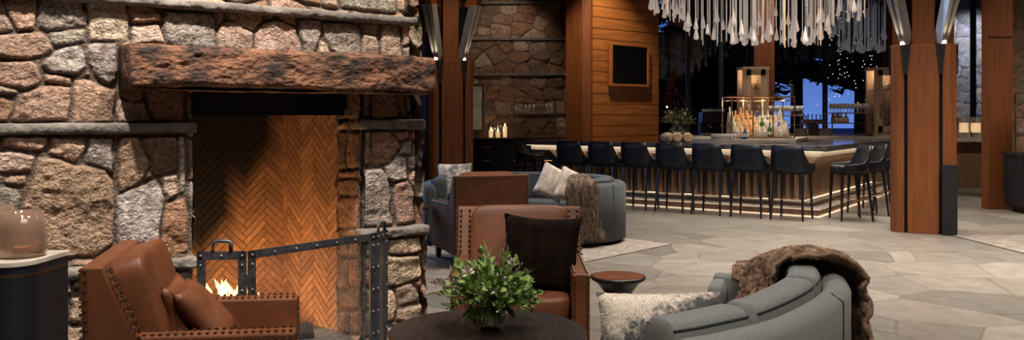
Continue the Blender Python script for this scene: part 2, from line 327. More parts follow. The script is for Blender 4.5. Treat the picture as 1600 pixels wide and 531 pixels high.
# ------------------------------------------------------------------ stone relief
KCOL = {'p': (0.46, 0.325, 0.25), 't': (0.48, 0.375, 0.30), 'g': (0.35, 0.315, 0.29), 'b': (0.33, 0.20, 0.135), 'd': (0.24, 0.17, 0.13), 'w': (0.54, 0.46, 0.39)}
def relief(name, P, n, s0, s1, t0, t1, res, polys, hole=None, base=lambda t: 0 * t, seed=1, spacing=0.26, mortar=(0.15, 0.12, 0.10), parent=None, extra=None, hgt=0.024, kinds='ptgbpt', m='stone', maxs=None):
    ns = int((s1 - s0) / res) + 1; ntt = int((t1 - t0) / res) + 1
    sg, tg = np.meshgrid(np.linspace(s0, s1, ns), np.linspace(t0, t1, ntt))
    ws = sg + 0.022 * fbm(sg * 12, tg * 12, seed, 3); wt = tg + 0.022 * fbm(sg * 9 + 50, tg * 9, seed + 5, 3)
    H = np.zeros_like(sg); col = np.empty(sg.shape + (3,)); col[:] = mortar; dmin = np.full(sg.shape, 9.0)
    R = random.Random(seed)
    def style(mask, d, kind, cs, ct):
        hp = hgt * R.uniform(0.75, 1.25); ta, tb = R.uniform(-.07, .07), R.uniform(-.07, .07); sd = R.randrange(999)
        ds = ws[mask] - cs; dt = wt[mask] - ct; f = 1 - np.exp(-(d / 0.0065) ** 1.5)
        rough = {'g': 0.020, 'w': 0.016, 'p': 0.026, 't': 0.024, 'b': 0.024, 'd': 0.02}[kind]
        q = fbm(sg[mask] * 11 + sd, tg[mask] * 15 - sd, sd % 17, 5)
        q2 = np.abs(fbm(sg[mask] * 6 + sd, tg[mask] * 9, sd % 13, 3))
        H[mask] = f * (hp + ta * ds + tb * dt + rough * q * 1.3 - 0.02 * q2)
        k = np.array(KCOL[kind]) * R.uniform(0.85, 1.15) * np.array([1, R.uniform(.96, 1.03), R.uniform(.93, 1.05)])
        c = k[None, :] * (1 + 0.9 * fbm(sg[mask] * 6 + sd, tg[mask] * 8, 3, 5))[:, None]
        if kind == 'g':
            sp = fbm(sg[mask] * 60, tg[mask] * 60, 9, 3); c = c * (1 + 1.1 * sp)[:, None]
        else:
            st = np.clip(fbm(sg[mask] * 5 + sd * 2, tg[mask] * 5, 21, 3) * 4, 0, 1)[:, None]
            c = c * (1 - 0.35 * st) + np.array((0.33, 0.19, 0.11)) * 0.35 * st
        edge = np.clip(d / 0.007, 0, 1)[:, None]
        col[mask] = np.array(mortar) * (1 - edge) + c * edge
    def sd_poly(pts, x, y):
        d = np.full(x.shape, 1e9); ins = np.zeros(x.shape, bool); k = len(pts)
        for i in range(k):
            ax, ay = pts[i]; bx, by = pts[(i + 1) % k]; ex, ey = bx - ax, by - ay
            tt = np.clip(((x - ax) * ex + (y - ay) * ey) / (ex * ex + ey * ey + 1e-12), 0, 1)
            d = np.minimum(d, np.hypot(x - ax - tt * ex, y - ay - tt * ey))
            cnd = ((ay > y) != (by > y)) & (x < (bx - ax) * (y - ay) / (by - ay + 1e-12) + ax); ins ^= cnd
        return np.where(ins, d, -d)
    for pts, kind in polys:
        p = np.array(pts); lo = p.min(0) - .06; hi = p.max(0) + .06
        i0, i1 = np.searchsorted(tg[:, 0], [lo[1], hi[1]]); j0, j1 = np.searchsorted(sg[0], [lo[0], hi[0]])
        if i1 <= i0 or j1 <= j0: continue
        sl = (slice(i0, i1), slice(j0, j1)); sd = sd_poly(pts, ws[sl], wt[sl])
        dmin[sl] = np.minimum(dmin[sl], -sd)
        mk = np.zeros_like(dmin, bool); mk[sl] = sd > 0
        if mk.any(): style(mk, sd[sd > 0], kind, p[:, 0].mean(), p[:, 1].mean())
    # the rest: random rubble
    seeds = []
    ncx = max(1, int((s1 - s0) / spacing)); nct = max(1, int((t1 - t0) / (spacing * .75)))
    for a in range(ncx + 1):
        for b in range(nct + 1):
            seeds.append((s0 + (a + R.uniform(-.42, .42)) * (s1 - s0) / ncx, t0 + (b + R.uniform(-.42, .42)) * (t1 - t0) / nct))
    seeds = np.array(seeds); free = dmin > 0.014
    if free.any():
        fs, ft = ws[free], wt[free]; d1 = np.full(fs.shape, 9.0); d2 = d1.copy(); idx = np.zeros(fs.shape, int)
        for k, (a, b) in enumerate(seeds):
            d = np.hypot(fs - a, (ft - b) * 1.3); n1 = d < d1; d2 = np.where(n1, d1, np.minimum(d2, d)); idx = np.where(n1, k, idx); d1 = np.minimum(d1, d)
        ed = np.minimum((d2 - d1) / 2 - 0.006, dmin[free] - 0.014)
        full = np.full(sg.shape, -1); full[free] = idx; edf = np.full(sg.shape, -1.0); edf[free] = ed
        for k in range(len(seeds)):
            mk = (full == k) & (edf > 0)
            if mk.any(): style(mk, edf[mk], R.choice(kinds), seeds[k][0], seeds[k][1])
    H += 0.004 * fbm(sg * 40, tg * 40, 3, 2) + base(tg)
    if extra is not None: H, sg = extra(H, sg, tg)
    N = Vector(n); X = P(0); 
    d = P(1) - P(0); V = np.empty(sg.shape + (3,))
    V[..., 0] = X.x + d.x * sg + N.x * H; V[..., 1] = X.y + d.y * sg + N.y * H; V[..., 2] = tg
    ii, jj = np.meshgrid(np.arange(ntt - 1), np.arange(ns - 1), indexing='ij'); ii = ii.ravel(); jj = jj.ravel()
    if hole is not None:
        k = ~hole(sg[ii, jj], tg[ii, jj]); ii, jj = ii[k], jj[k]
    fa = np.stack([ii * ns + jj, ii * ns + jj + 1, (ii + 1) * ns + jj + 1, (ii + 1) * ns + jj], 1).astype(np.int32)
    me = bpy.data.meshes.new(name); me.vertices.add(ns * ntt); me.vertices.foreach_set('co', V.reshape(-1).astype(np.float32))
    me.loops.add(fa.size); me.loops.foreach_set('vertex_index', fa.ravel()); me.polygons.add(len(fa))
    me.polygons.foreach_set('loop_start', np.arange(0, fa.size, 4, dtype=np.int32)); me.polygons.foreach_set('loop_total', np.full(len(fa), 4, np.int32))
    me.update(calc_edges=True); me.validate()
    at = me.color_attributes.new('Col', 'FLOAT_COLOR', 'POINT'); cc = np.ones((ns * ntt, 4), np.float32); cc[:, :3] = np.clip(col.reshape(-1, 3), 0.005, 1); at.data.foreach_set('color', cc.ravel())
    me.polygons.foreach_set('use_smooth', [True] * len(me.polygons)); me.materials.append(M[m])
    o = bpy.data.objects.new(name, me); C.objects.link(o)
    if parent: o.parent = parent
    return o

NF = Vector((0.6, -0.8, 0)); DF = Vector((0.8, 0.6, 0))
def face_st(px, py, off=0.02):
    c = -4.866 + off; ux = (px - 800) / F; lam = c / (0.6 * ux - 0.8); return (lam * ux * 0.8 + lam * 0.6, CAMZ - (py - HZ) / F * lam)
STN = [
 ('t', [(-20,-5),(2,-2),(20,44),(22,48),(0,52),(-20,50)]), ('p', [(4,5),(12,-8),(58,-8),(60,8),(56,46),(26,50),(16,30)]),
 ('g', [(62,-8),(130,-8),(131,15),(137,20),(137,43),(106,44),(74,49),(61,42),(58,30)]), ('w', [(135,-8),(193,-8),(200,20),(202,60),(183,64),(142,66),(139,45),(135,15)]),
 ('p', [(199,5),(212,2),(238,10),(252,24),(250,34),(226,37),(206,38),(200,20)]), ('p', [(255,6),(290,9),(294,14),(262,15)]), ('t', [(297,10),(330,12),(330,20),(300,17)]),
 ('w', [(207,40),(248,38),(254,52),(260,68),(208,70),(205,50)]), ('g', [(257,16),(300,18),(333,22),(338,50),(337,76),(270,74),(262,64),(253,42)]),
 ('p', [(0,53),(62,49),(76,56),(84,78),(70,86),(45,92),(10,90),(-20,86),(-20,56)]), ('g', [(77,50),(110,46),(136,46),(137,66),(110,70),(84,73),(78,64)]),
 ('g', [(65,102),(66,98),(85,80),(105,72),(124,70),(134,82),(135,105),(124,117),(100,118),(76,115)]), ('g', [(140,70),(150,68),(183,68),(184,100),(182,125),(174,132),(160,127),(148,118),(138,102),(136,80)]),
 ('p', [(0,94),(48,94),(58,100),(65,125),(60,133),(38,140),(30,138),(5,132),(-20,128),(-20,96)]), ('p', [(69,116),(90,117),(113,122),(113,134),(80,133),(70,130)]),
 ('t', [(-20,130),(5,133),(28,141),(31,147),(20,148),(-20,146)]), ('b', [(-20,150),(5,152),(24,160),(18,185),(14,191),(-20,191)]),
 ('p', [(34,146),(60,136),(75,134),(112,136),(112,165),(106,188),(50,191),(20,191),(19,187),(27,160)]), ('p', [(116,124),(135,122),(150,128),(165,134),(182,140),(181,165),(177,192),(140,192),(114,191),(115,160)]),
 ('b', [(183,135),(225,135),(222,156),(205,158),(190,150)]), ('t', [(184,158),(190,155),(224,158),(234,180),(238,190),(186,192),(181,170)]), ('b', [(226,135),(287,136),(288,190),(241,191),(228,157)]),
 ('p', [(2,212),(75,213),(74,226),(66,236),(30,234),(5,230)]), ('p', [(78,213),(138,213),(138,230),(124,252),(112,254),(95,246),(76,240)]),
 ('g', [(142,214),(177,214),(178,270),(172,272),(150,260),(134,254),(137,235)]), ('t', [(-20,238),(30,239),(56,244),(50,268),(40,270),(15,268),(-20,272)]),
 ('p', [(8,280),(18,273),(42,274),(42,288),(36,291),(10,286)]), ('g', [(-20,290),(15,290),(28,294),(36,305),(30,330),(20,345),(-20,345)]),
 ('p', [(62,246),(92,248),(115,258),(140,259),(165,268),(179,282),(180,330),(178,383),(150,402),(103,404),(60,408),(35,405),(30,380),(32,335),(42,305),(54,265)]),
 ('p', [(187,230),(190,213),(217,213),(228,240),(236,260),(232,266),(222,285),(205,295),(187,302)]), ('d', [(221,213),(277,213),(277,268),(250,276),(242,276),(233,245)]),
 ('g', [(279,212),(288,213),(291,240),(292,290),(290,303),(281,303),(279,280)]), ('b', [(236,263),(240,278),(224,283),(228,270)]), ('t', [(254,277),(278,272),(281,304),(262,315),(256,300)]),
 ('g', [(187,304),(222,288),(247,279),(258,312),(254,340),(250,370),(247,398),(187,398),(182,350),(183,310)]), ('b', [(262,318),(290,308),(294,335),(296,365),(296,395),(275,399),(250,400),(254,360),(258,330)]),
 ('g', [(103,423),(112,424),(114,458),(103,460)]), ('t', [(115,420),(135,421),(135,457),(115,452)]), ('t', [(112,465),(140,462),(140,505),(110,505)]), ('t', [(103,510),(143,509),(143,545),(103,545)]),
 ('t', [(245,422),(272,420),(275,445),(245,450)]), ('g', [(278,417),(302,414),(304,445),(280,449)]), ('b', [(240,455),(304,453),(304,500),(240,500)]),
 ('b', [(448,-8),(502,-8),(502,8),(480,5)]), ('t', [(503,-8),(530,-8),(532,12),(515,11),(503,7)]), ('g', [(533,-8),(620,-8),(621,20),(560,15),(536,10)]),
 ('t', [(334,15),(350,14),(352,22),(345,38),(340,40),(335,28)]), ('t', [(353,18),(408,18),(412,32),(405,42),(398,51),(380,42),(360,30),(353,24)]), ('t', [(341,44),(355,32),(372,34),(398,53),(398,80),(341,78)]),
 ('g', [(412,20),(430,20),(427,26),(415,30)]), ('t', [(400,53),(415,34),(430,28),(440,32),(462,44),(468,60),(474,84),(430,82),(400,80)]), ('p', [(432,26),(448,20),(462,24),(464,42),(450,38)]),
 ('g', [(466,28),(500,27),(504,35),(504,52),(498,68),(490,84),(476,84),(468,52)]), ('t', [(498,70),(502,62),(513,68),(518,86),(498,86)]), ('g', [(505,32),(545,34),(562,42),(566,60),(566,90),(535,90),(518,78),(508,56)]),
 ('p', [(564,35),(594,36),(594,52),(588,54),(568,49)]), ('t', [(567,52),(590,56),(593,72),(592,94),(567,93)]), ('t', [(598,36),(624,37),(628,60),(631,95),(595,94),(596,60)]),
 ('d', [(565,140),(579,140),(578,184),(565,184)]), ('b', [(582,140),(620,140),(625,182),(592,186),(581,184)]), ('b', [(621,140),(634,140),(636,182),(627,182)]),
 ('d', [(567,206),(579,204),(580,255),(567,262)]), ('b', [(581,204),(608,203),(622,220),(626,230),(610,255),(590,262),(582,255)]), ('b', [(612,203),(638,202),(636,215),(625,222)]), ('g', [(628,224),(640,218),(640,242),(626,240)]),
 ('g', [(601,260),(622,244),(634,246),(636,280),(618,283),(604,278)]), ('g', [(570,264),(597,262),(608,280),(613,300),(610,330),(615,350),(590,354),(567,356),(566,300)]),
 ('p', [(618,286),(636,282),(644,300),(647,345),(636,349),(622,350),(617,310)]),
 ('t', [(607,372),(647,368),(650,392),(640,397),(607,397)]), ('t', [(600,400),(647,399),(652,430),(640,440),(620,447),(600,448)]), ('g', [(566,376),(584,374),(596,380),(596,400),(566,403)]), ('b', [(566,405),(597,403),(597,445),(566,446)]),
 ('t', [(604,452),(617,455),(621,480),(617,500),(604,505)]), ('t', [(620,450),(640,443),(648,463),(646,472),(624,480)]), ('t', [(622,485),(657,474),(660,498),(640,508),(620,500)]), ('g', [(566,452),(600,450),(600,525),(566,525)]),
 ('t', [(606,512),(660,506),(661,560),(606,560)]),
]
polys = []
def toff(t): return np.where(t > 2.13, 0.0, np.where(t > 1.45, 0.015, np.where(t > 0.75, 0.035, 0.055)))
for k, pts in STN:
    q = [face_st(x, y, 0.03) for x, y in pts]; q = [face_st(x, y, 0.02 + float(toff(np.array(b)))) for (x, y), (a, b) in zip(pts, q)]
    polys.append((q, k))
SL, SR, SE = 1.428, 2.470, 2.83     # opening left, opening right, end of the wall
fp = thing('stone_fireplace', 'tall rubble stone fireplace with a rough timber mantel and brick firebox', 'fireplace', (0, 0, 0))
def ext(H, sg, tg):
    e = SE + np.where(tg > 2.13, -0.045, np.where(tg > 1.45, -0.012, np.where(tg > 0.75, 0.015, 0.05))) + 0.03 * fbm(tg * 6, tg * 0 + 2.2, 3, 3)
    k = sg > SE - 0.12; sg2 = np.where(k, SE - 0.12 + (sg - (SE - 0.12)) * (e - SE + 0.12) / 0.12, sg)
    edge = np.clip((e - sg2) / 0.03, 0, 1); H = H - 0.04 * (1 - edge) ** 2 * (sg > SE - 0.12)
    return H, sg2
relief('stone_face', lambda s: Pf(s), NF, -1.0, SE, 0.0, 3.3, 0.0066, polys, hole=lambda s, t: (s > SL) & (s < SR) & (t < 1.63), base=toff, seed=4, parent=fp, extra=ext)
relief('stone_side', lambda s: Pf(SE + 0.02, 0.0) + (-NF) * s, DF, -0.03, 1.3, 0.0, 3.3, 0.014, [], base=toff, seed=14, parent=fp)
# right reveal of the opening
REV = [('d', 533, 140, 562, 186), ('d', 531, 206, 543, 263), ('b', 545, 206, 563, 262), ('b', 531, 266, 561, 277), ('b', 531, 280, 562, 304), ('b', 531, 308, 562, 356), ('b', 531, 372, 545, 398), ('b', 547, 372, 563, 400), ('d', 531, 402, 546, 450), ('b', 548, 404, 563, 446), ('d', 531, 455, 563, 482), ('d', 531, 487, 546, 520), ('d', 548, 487, 563, 520)]
rp = []
def rev_dt(px, py):    # plane s=SR, depth d behind the face
    o = Pf(SR); ux = (px - 800) / F; d = (o.x - ux * o.y) / (0.6 + 0.8 * ux); return (d, CAMZ - (py - HZ) / F * (o.y + 0.8 * d))
for k, x0, y0, x1, y1 in REV: rp.append(([rev_dt(x0, y0), rev_dt(x1, y0), rev_dt(x1, y1), rev_dt(x0, y1)], k))
relief('stone_reveal', lambda s: Pf(SR) + (-NF) * s, -DF, -0.02, 0.31, 0.0, 1.66, 0.007, rp, seed=8, parent=fp, hgt=0.02)
relief('stone_reveal', lambda s: Pf(SL) + (-NF) * s, DF, -0.02, 0.31, 0.0, 1.66, 0.012, [], seed=9, parent=fp, hgt=0.02)
def fbox(mb, s0, s1, o0, o1, t0, t1):
    q = lambda t: [Pf(s0, o1, t), Pf(s1, o1, t), Pf(s1, o0, t), Pf(s0, o0, t)]
    return mb.grid([q(t0), q(t1)], closeu=True, cap=True)
mb = MB(); fbox(mb, -1.0, SL, -1.3, -0.005, 0, 5.5); fbox(mb, SR + 0.02, SE - 0.07, -1.3, -0.005, 0, 5.5); fbox(mb, SL, SR + 0.02, -1.3, -0.005, 1.66, 5.5)
mb.build('chimney_core', 'ledge', fp)
def rough_slab(name, s0, s1, o0, o1, t0, t1, m, parent, res=0.012, amp=0.012, seed=1, slope=0.0, chip=0.0, rnd=0.005):
    # closed slab: ring cross-section swept along s with noise
    ns = max(2, int((s1 - s0) / res)); w_ = o1 - o0; h_ = t1 - t0
    ring = []
    def seg(a, b, n): ring.extend([(a[0] + (b[0] - a[0]) * i / n, a[1] + (b[1] - a[1]) * i / n) for i in range(n)])
    n1 = max(2, int(h_ / res)); n2 = max(2, int(w_ / res))
    seg((o0, t0), (o1, t0), n2); seg((o1, t0), (o1, t1), n1); seg((o1, t1), (o0, t1), n2); seg((o0, t1), (o0, t0), n1)
    ring = np.array(ring); cx, cy = (o0 + o1) / 2, (t0 + t1) / 2; rows = []
    per = np.arange(len(ring)) * res
    for i in range(ns + 1):
        s = s0 + (s1 - s0) * i / ns
        nz = fbm(np.full(len(ring), s * 9.0 + seed * 7), ring[:, 1] * 22 + ring[:, 0] * 13, seed, 5) + 0.6 * fbm(np.full(len(ring), s * 34.0), ring[:, 1] * 60 + ring[:, 0] * 30, seed + 3, 3)
        dx = ring[:, 0] - cx; dy = ring[:, 1] - cy
        cr_ = np.clip((np.abs(dx) / (w_ / 2)) ** 8 * (np.abs(dy) / (h_ / 2)) ** 8, 0, 1)
        e_ = min(1, min(s - s0, s1 - s) / 0.02 + 0.4) if rnd else 1
        big = chip * max(0, vnoise(np.array([s * 5.0]), np.array([seed * 1.0]), 4)[0] - 0.45)
        o = ring[:, 0] + np.sign(dx) * (amp * nz * 1.5 - cr_ * rnd * 1.5 - np.where(dy < 0, big * cr_, 0) * 1.0)
        o = np.where(ring[:, 0] < o0 + 1e-6, o0, o)
        t = ring[:, 1] + np.sign(dy) * (amp * 0.8 * nz * (np.abs(dy) > h_ * .45) - cr_ * rnd - np.where(dy < 0, -0.0, 0)) + slope * (s - s0)
        t = cy + (t - cy) * (0.93 + 0.07 * e_)
        rows.append([Pf(s, float(a), float(b)) for a, b in zip(o, t)])
    mb = MB(); mb.grid(rows, closeu=True, cap=True); return mb.build(name, m, parent, smooth=True)
rough_slab('ledge', -1.0, SE + 0.0, -0.02, 0.09, 2.075, 2.125, 'ledge', fp, seed=1, amp=0.012)
rough_slab('ledge', -1.0, SL + 0.02, -0.02, 0.085, 1.405, 1.46, 'ledge', fp, seed=2, amp=0.009)
rough_slab('ledge', SR - 0.03, SE + 0.06, -0.02, 0.085, 1.41, 1.475, 'ledge', fp, seed=3, amp=0.012)
rough_slab('ledge', -1.0, SL + 0.02, -0.02, 0.10, 0.672, 0.735, 'ledge', fp, seed=4, amp=0.014)
rough_slab('ledge', SR - 0.03, SE + 0.075, -0.02, 0.11, 0.735, 0.795, 'ledge', fp, seed=5, amp=0.014)
# mantel beam
m0 = face_st(204, 100, 0.28)[0]; m1 = face_st(680, 100, 0.28)[0]
rough_slab('mantel_beam', m0, m1, 0.0, 0.28, 1.63, 1.865, 'mantel', fp, seed=12, amp=0.016, res=0.008, chip=0.2, rnd=0.014)
# firebox: lintel, back and right wall in herringbone brick
fbox(MB(), SL - 0.02, SR + 0.02, -0.33, -0.18, 1.52, 1.66).build('lintel', 'steel_dark', fp) if False else None
mb = MB(); fbox(mb, SL - 0.0, SR + 0.0, -0.20, -0.17, 1.50, 1.70); fbox(mb, SL, SR, -0.30, -0.17, 1.50, 1.515); mb.build('steel_lintel', 'steel_dark', fp)
def herring(name, A, B, h, seed, soot_shade):
    A = Vector(A); B = Vector(B); L = (B - A).length; d = (B - A) / L; nrm = Vector((d.y, -d.x, 0))
    bw, bl = 0.040, 0.200; R = random.Random(seed)
    me_v = []; me_f = []; cols = []
    u1 = Vector((0.7071, 0.7071)); u2 = Vector((-0.7071, 0.7071))
    def clip(pts):
        for ax, lim, sg in ((0, 0, 1), (0, L, -1), (1, 0, 1), (1, h, -1)):
            out = []
            for i in range(len(pts)):
                p, q = pts[i], pts[(i + 1) % len(pts)]; ip = sg * (p[ax] - lim) >= 0; iq = sg * (q[ax] - lim) >= 0
                if ip: out.append(p)
                if ip != iq:
                    t = (lim - p[ax]) / (q[ax] - p[ax]); out.append((p[0] + t * (q[0] - p[0]), p[1] + t * (q[1] - p[1])))
            pts = out
            if len(pts) < 3: return []
        return pts
    g = 0.0022
    for i in range(-40, 80):
        for j in range(-14, 15):
            for o in (0, 1):
                # herringbone lattice in the rotated frame
                x0 = i * bw + j * bl; y0 = i * bw - j * bl
                if o == 0: r = (x0, x0 + bl, y0, y0 + bw)
                else: r = (x0 - bw + bl + 0, x0 + bl, y0 + bw, y0 + bw + bl); r = (x0, x0 + bw, y0 + bw, y0 + bw + bl)
                pts = [(r[0] + g, r[2] + g), (r[1] - g, r[2] + g), (r[1] - g, r[3] - g), (r[0] + g, r[3] - g)]
                q = [tuple(u1 * a + u2 * b) for a, b in pts]
                q = [(a + 0.2, b) for a, b in q]
                q = clip(q)
                if len(q) < 3: continue
                c = np.array((0.44, 0.235, 0.12)) * R.uniform(0.75, 1.2)
                cv = [c * (1 - soot_shade(a, b)) + np.array((0.006, 0.005, 0.005)) * soot_shade(a, b) for a, b in q]
                base = len(me_v)
                for a, b in q: me_v.append(A + d * a + Vector((0, 0, b)) + nrm * 0.006)
                for a, b in q: me_v.append(A + d * a + Vector((0, 0, b)))
                n_ = len(q); me_f.append(list(range(base, base + n_)))
                for t in range(n_): me_f.append([base + t, base + n_ + t, base + n_ + (t + 1) % n_, base + (t + 1) % n_])
                cols += cv + cv
    # mortar sheet
    nx = 24; nz = 24
    for a in range(nx):
        for b in range(nz):
            base = len(me_v)
            for (p, q) in ((a, b), (a + 1, b), (a + 1, b + 1), (a, b + 1)):
                me_v.append(A + d * (L * p / nx) + Vector((0, 0, h * q / nz))); k = soot_shade(L * p / nx, h * q / nz); cols.append(np.array((0.15, 0.085, 0.05)) * (1 - k) + 0.004 * k)
            me_f.append([base, base + 1, base + 2, base + 3])
    me = bpy.data.meshes.new(name); me.from_pydata([tuple(v) for v in me_v], [], me_f); at = me.color_attributes.new('Col', 'FLOAT_COLOR', 'POINT')
    cc = np.ones((len(me_v), 4), np.float32); cc[:, :3] = np.array(cols); at.data.foreach_set('color', cc.ravel()); me.materials.append(M['firebrick'])
    o = bpy.data.objects.new(name, me); C.objects.link(o); o.parent = fp; return o
FA = Pf(SR, -0.31); FB = Pf(SR - 0.15, -0.86); FC = Pf(SL + 0.15, -0.86); FD = Pf(SL, -0.31)
def soot_shade_back(a, b):    # a from right seam (0) to the left, b up : smoke stain and shade painted into the brick colour, densest left and high up
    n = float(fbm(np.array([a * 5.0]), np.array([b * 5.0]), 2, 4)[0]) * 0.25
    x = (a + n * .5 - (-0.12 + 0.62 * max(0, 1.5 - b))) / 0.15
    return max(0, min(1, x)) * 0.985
herring('brick_back', FB, FC, 2.2, 3, soot_shade_back) if False else None
herring('brick_wall', FC, FB, 2.2, 3, lambda a, b: soot_shade_back((FC - FB).length - a, b))
herring('brick_wall', FB, FA, 2.2, 4, lambda a, b: 0.0)
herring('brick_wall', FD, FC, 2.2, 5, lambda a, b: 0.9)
mb = MB(); fbox(mb, SL, SR, -0.87, 0.02, 0.0, 0.10); mb.build('hearth_floor', 'ash', fp)
mb = MB(); fbox(mb, SL - 0.05, SR + 0.05, -1.2, -0.18, 2.2, 2.25); mb.build('smoke_shelf', 'steel_dark', fp)
struct('trim_1', MB().prism([tuple(Pf(SL - 0.35, 0.62)[:2]), tuple(Pf(SE + 0.1, 0.62)[:2]), tuple(Pf(SE + 0.1, 0.0)[:2]), tuple(Pf(SL - 0.35, 0.0)[:2])], 0.0, 0.02), 'ledge')
# logs, fire
def log(p0, p1, r, label, seed):
    p0, p1 = Vector(p0), Vector(p1); pts = [p0.lerp(p1, i / 10) + Vector((0, 0, 0.006 * math.sin(i * 2.1 + seed))) for i in range(11)]
    o = MB().tube(pts, r, 12, r * 0.9).build('fire_log', 'log', smooth=True); dsp = o.modifiers.new('d', 'DISPLACE'); tx = bpy.data.textures.new('logn', 'CLOUDS'); tx.noise_scale = 0.05; dsp.texture = tx; dsp.strength = 0.02
    return tag(o, label, 'log', 'logs burning on the hearth')
c0 = Pf(1.62, -0.42)
log(Pf(1.48, -0.36, .165), Pf(2.02, -0.30, .165), .06, 'charred front log lying across the firebox floor', 1)
log(Pf(1.5, -0.62, .17), Pf(2.1, -0.52, .17), .065, 'charred log lying behind the front one in the firebox', 2)
log(Pf(1.5, -0.42, .28), Pf(2.0, -0.56, .26), .055, 'charred log stacked across the top of the others', 3)
log(Pf(2.05, -0.30, .155), Pf(2.26, -0.24, .15), .05, 'short charred log end at the right of the fire', 4)
fl = thing('fire', 'bright orange flames rising from the logs behind the folding screen', 'fire', (0, 0, 0))
R = random.Random(3)
for i in range(26):
    s = R.uniform(1.58, 1.95); b = Pf(s, R.uniform(-0.5, -0.34), 0.22 + R.uniform(0, .06)); hh = R.uniform(0.12, 0.32) * (1 - abs(s - 1.76) * 2.2); ax = R.uniform(-.07, .07)
    mb = MB(); rows = []
    for k in range(9):
        t = k / 8; r = 0.028 * (math.sin(PI * min(1, t * 1.25 + 0.12)) if t < .72 else (1 - t) / .28 * 0.88) * (0.6 + hh * 2)
        c = b + Vector((ax * t + 0.012 * math.sin(6 * t + i), 0.01 * math.sin(5 * t + i), hh * t)); rows.append([(c.x + max(r, .001) * math.cos(a * PI / 4), c.y + max(r, .001) * .6 * math.sin(a * PI / 4), c.z) for a in range(8)])
    mb.grid(rows, closeu=True, cap=True).build('flame', 'flame', fl, smooth=True)
def point(name, loc, power, col, r=0.06):
    l = bpy.data.lights.new(name, 'POINT'); l.energy = power; l.color = col; l.shadow_soft_size = r; o = bpy.data.objects.new(name, l); C.objects.link(o); o.location = loc; return o
point('fire_light', Pf(1.97, -0.46, 0.28), 15, (1.0, 0.56, 0.26), 0.08)
point('fire_light', Pf(1.78, -0.36, 0.28), 15, (1.0, 0.62, 0.32), 0.06)
spot('firebox_fill', Pf(2.7, 2.6, 3.2), Pf(2.05, -0.6, 0.6), 8, (1.0, 0.72, 0.45), 34, 0.6)  # added unseen spot that warms the firebox brick

# fire screen: three hinged leaves of iron and mesh
scr = thing('fire_screen', 'black iron three leaf folding fire screen standing before the firebox', 'fire screen', (0, 0, 0))
def leaf(P0, P1, h=0.80, handle=None, fw=0.042):
    P0 = Vector(P0); P1 = Vector(P1); L = (P1 - P0).length; d = (P1 - P0) / L; n = Vector((d.y, -d.x, 0))
    fr = MB()
    for a, b in ((P0 + Vector((0, 0, .02)), P0 + Vector((0, 0, h))), (P1 + Vector((0, 0, .02)), P1 + Vector((0, 0, h)))):
        off = d * fw / 2 * (1 if a.x == P0.x and a.y == P0.y else -1); fr.bar(a + off, b + off, fw, 0.012, up=d.cross(Vector((0, 0, 1))) if False else n)
    for z in (h - fw / 2, 0.02 + fw / 2): fr.bar(P0 + Vector((0, 0, z)), P1 + Vector((0, 0, z)), 0.012, fw)
    o = fr.build('leaf_frame', 'iron', scr)
    rv = MB(); k = max(2, int(L / 0.13))
    for i in range(k + 1):
        for z in (h - fw / 2,): rv.ball(P0 + d * (0.02 + (L - 0.04) * i / k) + n * 0.008 + Vector((0, 0, z)), 0.0065, n=8, m=4)
    for i in range(6):
        for q in (0.02, L - 0.02): rv.ball(P0 + d * q + n * 0.008 + Vector((0, 0, 0.08 + i * 0.13)), 0.0065, n=8, m=4)
    rv.build('rivets', 'channel', o)['kind'] = 'stuff'
    MB().grid([[P0 + d * fw * .6 + Vector((0, 0, .05)), P1 - d * fw * .6 + Vector((0, 0, .05))], [P0 + d * fw * .6 + Vector((0, 0, h - .03)), P1 - d * fw * .6 + Vector((0, 0, h - .03))]]).build('mesh_panel', 'mesh_screen', scr)
    if handle:
        c = P0 + d * L * handle + Vector((0, 0, h)); w = min(.046, L * .3); pts = [c + d * (-w), c + d * (-w) + Vector((0, 0, .035)), c + d * (-w * .7) + Vector((0, 0, .052)), c + d * (w * .7) + Vector((0, 0, .052)), c + d * w + Vector((0, 0, .05)), c + d * w]
        MB().tube(pts, 0.011, 8).build('handle', 'iron', scr, smooth=True)
def at_h(px, py, h):   # ground point whose top at height h shows at pixel
    z = (CAMZ - h) * F / (py - HZ); return Vector(((px - 800) / F * z, z, 0))
L0 = at_h(308, 393, .80); L1 = at_h(385, 392.5, .80); L2 = at_h(388, 392, .80); L3 = at_h(586, 364, .80); L4 = Vector((-.766, 5.275, 0))
leaf(L0, L1, handle=0.5); leaf(L2, L3); leaf(L3 + Vector((.004, 0, 0)), L4 + Vector((0.0, 0.02, 0)), handle=0.5)
for z in (.2, .62): MB().tube([L1.lerp(L2, .5) + Vector((0, 0, z)), L1.lerp(L2, .5) + Vector((0, 0, z + .06))], .008, 8).build('hinge', 'iron', scr)

